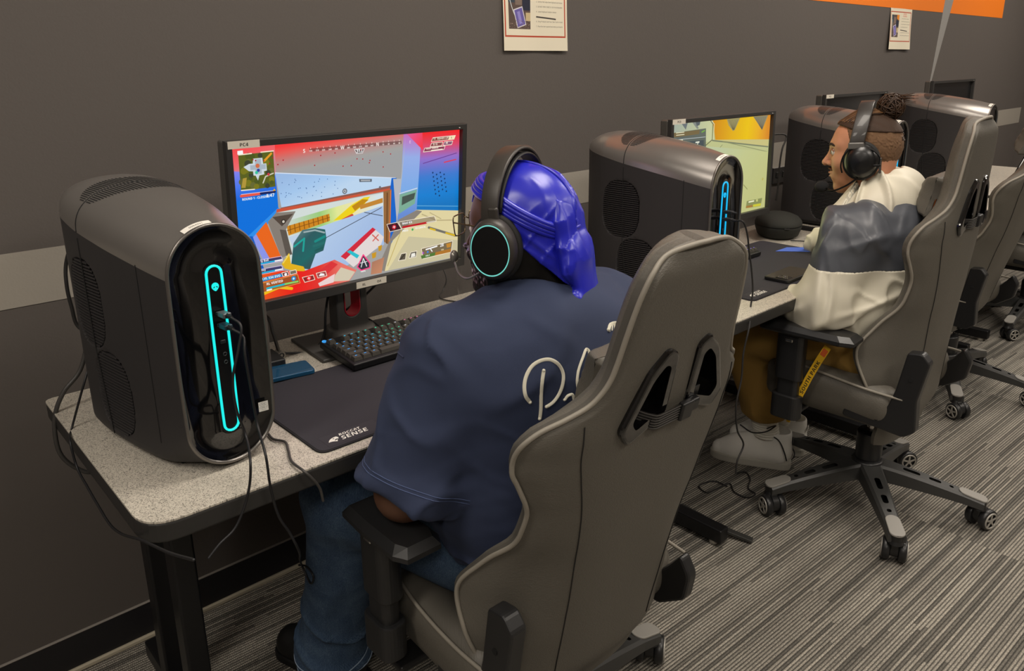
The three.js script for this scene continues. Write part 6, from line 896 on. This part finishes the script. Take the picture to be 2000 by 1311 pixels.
  const LX = 2.072, pts = [[1617, 678], [1600, 704], [1582, 734], [1566, 764], [1548, 796], [1540, 818]].map(([a, b]) => pix(a, b, 'x', LX)), cv = curve(pts).getPoints(30), lan = thing('lanyard', 'yellow lanyard strap with black lettering hanging beside the khaki leg', 'lanyard', [0, 0, 0]);
  const rows = cv.map((p, i) => { const q = cv[Math.min(i + 1, 30)].clone().sub(cv[Math.max(i - 1, 0)]).normalize(), n = q.clone().cross(V3(1, 0, 0)).normalize().multiplyScalar(0.0105); return [p.clone().add(n), p.clone().sub(n)]; }); const lg = rowsGeo(rows, false), uv = []; for (let i = 0; i <= 30; i++) { const u = 1 - i / 30 * 1.25; uv.push(u, 0, u, 1); } lg.setAttribute('uv', new THREE.Float32BufferAttribute(uv, 2)); mesh('strap', lg, M(0xffffff, 0.7, { map: lanTex, side: THREE.DoubleSide }), lan); mesh('tab', rbox(0.005, 0.022, 0.012, 0.002, ...pts[5]), M(0xd8ac1a, 0.7), lan);
  // headset with leather band, open fork and foam microphone
  const hs = thing('headset', 'glossy black headset with a foam microphone worn over the hair bun', 'headset', [0, 0, 0]), lea = P(0x34312f, 0.42, { clearcoat: 0.2 }), pl = P(0x0d0d0f, 0.34, { clearcoat: 0.4, clearcoatRoughness: 0.25 }), met = M(0x1a1a1b, 0.35, { metalness: 0.6 });
  const band = []; for (let i = 0; i <= 30; i++) { const a = lerp(-0.02, Math.PI + 0.02, i / 30), x = 0.104 * Math.cos(a), y = 0.028 + 0.115 * Math.sin(a), w = 0.0205; const nx = Math.cos(a), ny = Math.sin(a), z = 0.02 - 0.02 * Math.sin(a); band.push([[-1, 0], [-0.85, 0.006], [0.85, 0.006], [1, 0], [0.85, -0.007], [-0.85, -0.007]].map(([k, b]) => V3(x + nx * b, y + ny * b, z + k * w))); }
  mesh('headband', H(rowsGeo(band.map((r) => r.slice().reverse()), true, true)), lea, hs);
  for (const s of [1, -1]) {
    mesh('slider', H(rbox(0.012, 0.02, 0.042, 0.004, s * 0.107, 0.026, 0.02)), M(0x6b6966, 0.4, { metalness: 0.4 }), hs); const cup = new THREE.Group(); cup.name = 'ear_cup'; hs.add(cup); const C2 = new THREE.Matrix4().makeTranslation(s * 0.08, -0.018, 0.006).multiply(new THREE.Matrix4().makeRotationZ(-Math.PI / 2 * s)); const lat = (p) => new THREE.LatheGeometry(p.map((q) => new THREE.Vector2(...q)), 44).scale(1.22, 1, 1.1).applyMatrix4(C2).applyMatrix4(HM);
    mesh('cushion', lat([[0.02, 0], [0.042, 0], [0.046, 0.006], [0.045, 0.016], [0.02, 0.018]]), M(0x161514, 0.6), cup); mesh('shell', lat([[0, 0.044], [0.02, 0.042], [0.031, 0.036], [0.038, 0.027], [0.041, 0.018], [0.04, 0.015], [0, 0.015]]), pl, cup);
    mesh('fork', H(tube([[s * 0.107, 0.02, 0.005], [s * 0.11, 0.015, -0.02], [s * 0.112, -0.005, -0.042], [s * 0.112, -0.03, -0.043]], 0.0024, 24, false, 6)), met, cup); mesh('fork', H(tube([[s * 0.107, 0.02, 0.035], [s * 0.11, -0.002, 0.052], [s * 0.11, -0.03, 0.058], [s * 0.108, -0.05, 0.054]], 0.0024, 24, false, 6)), met, cup); mesh('fork_plate', H(rbox(0.004, 0.044, 0.007, 0.002, s * 0.112, -0.03, -0.045)), M(0x5a5855, 0.35, { metalness: 0.6 }), cup); mesh('fork_pin', H(rbox(0.005, 0.006, 0.022, 0.002, s * 0.112, -0.03, -0.036)), met, cup);
  }
  mesh('microphone_boom', H(tube([[0.105, -0.066, 0.012], [0.1, -0.09, 0.045], [0.085, -0.105, 0.08], [0.062, -0.1, 0.1]], 0.0028, 30)), met, hs); mesh('foam_microphone', H(new THREE.SphereGeometry(0.0175, 22, 16).scale(1, 1, 1.15).translate(0.054, -0.096, 0.112)), M(0x1d1d1f, 0.98), hs);
}
renderer.render(scene, camera);
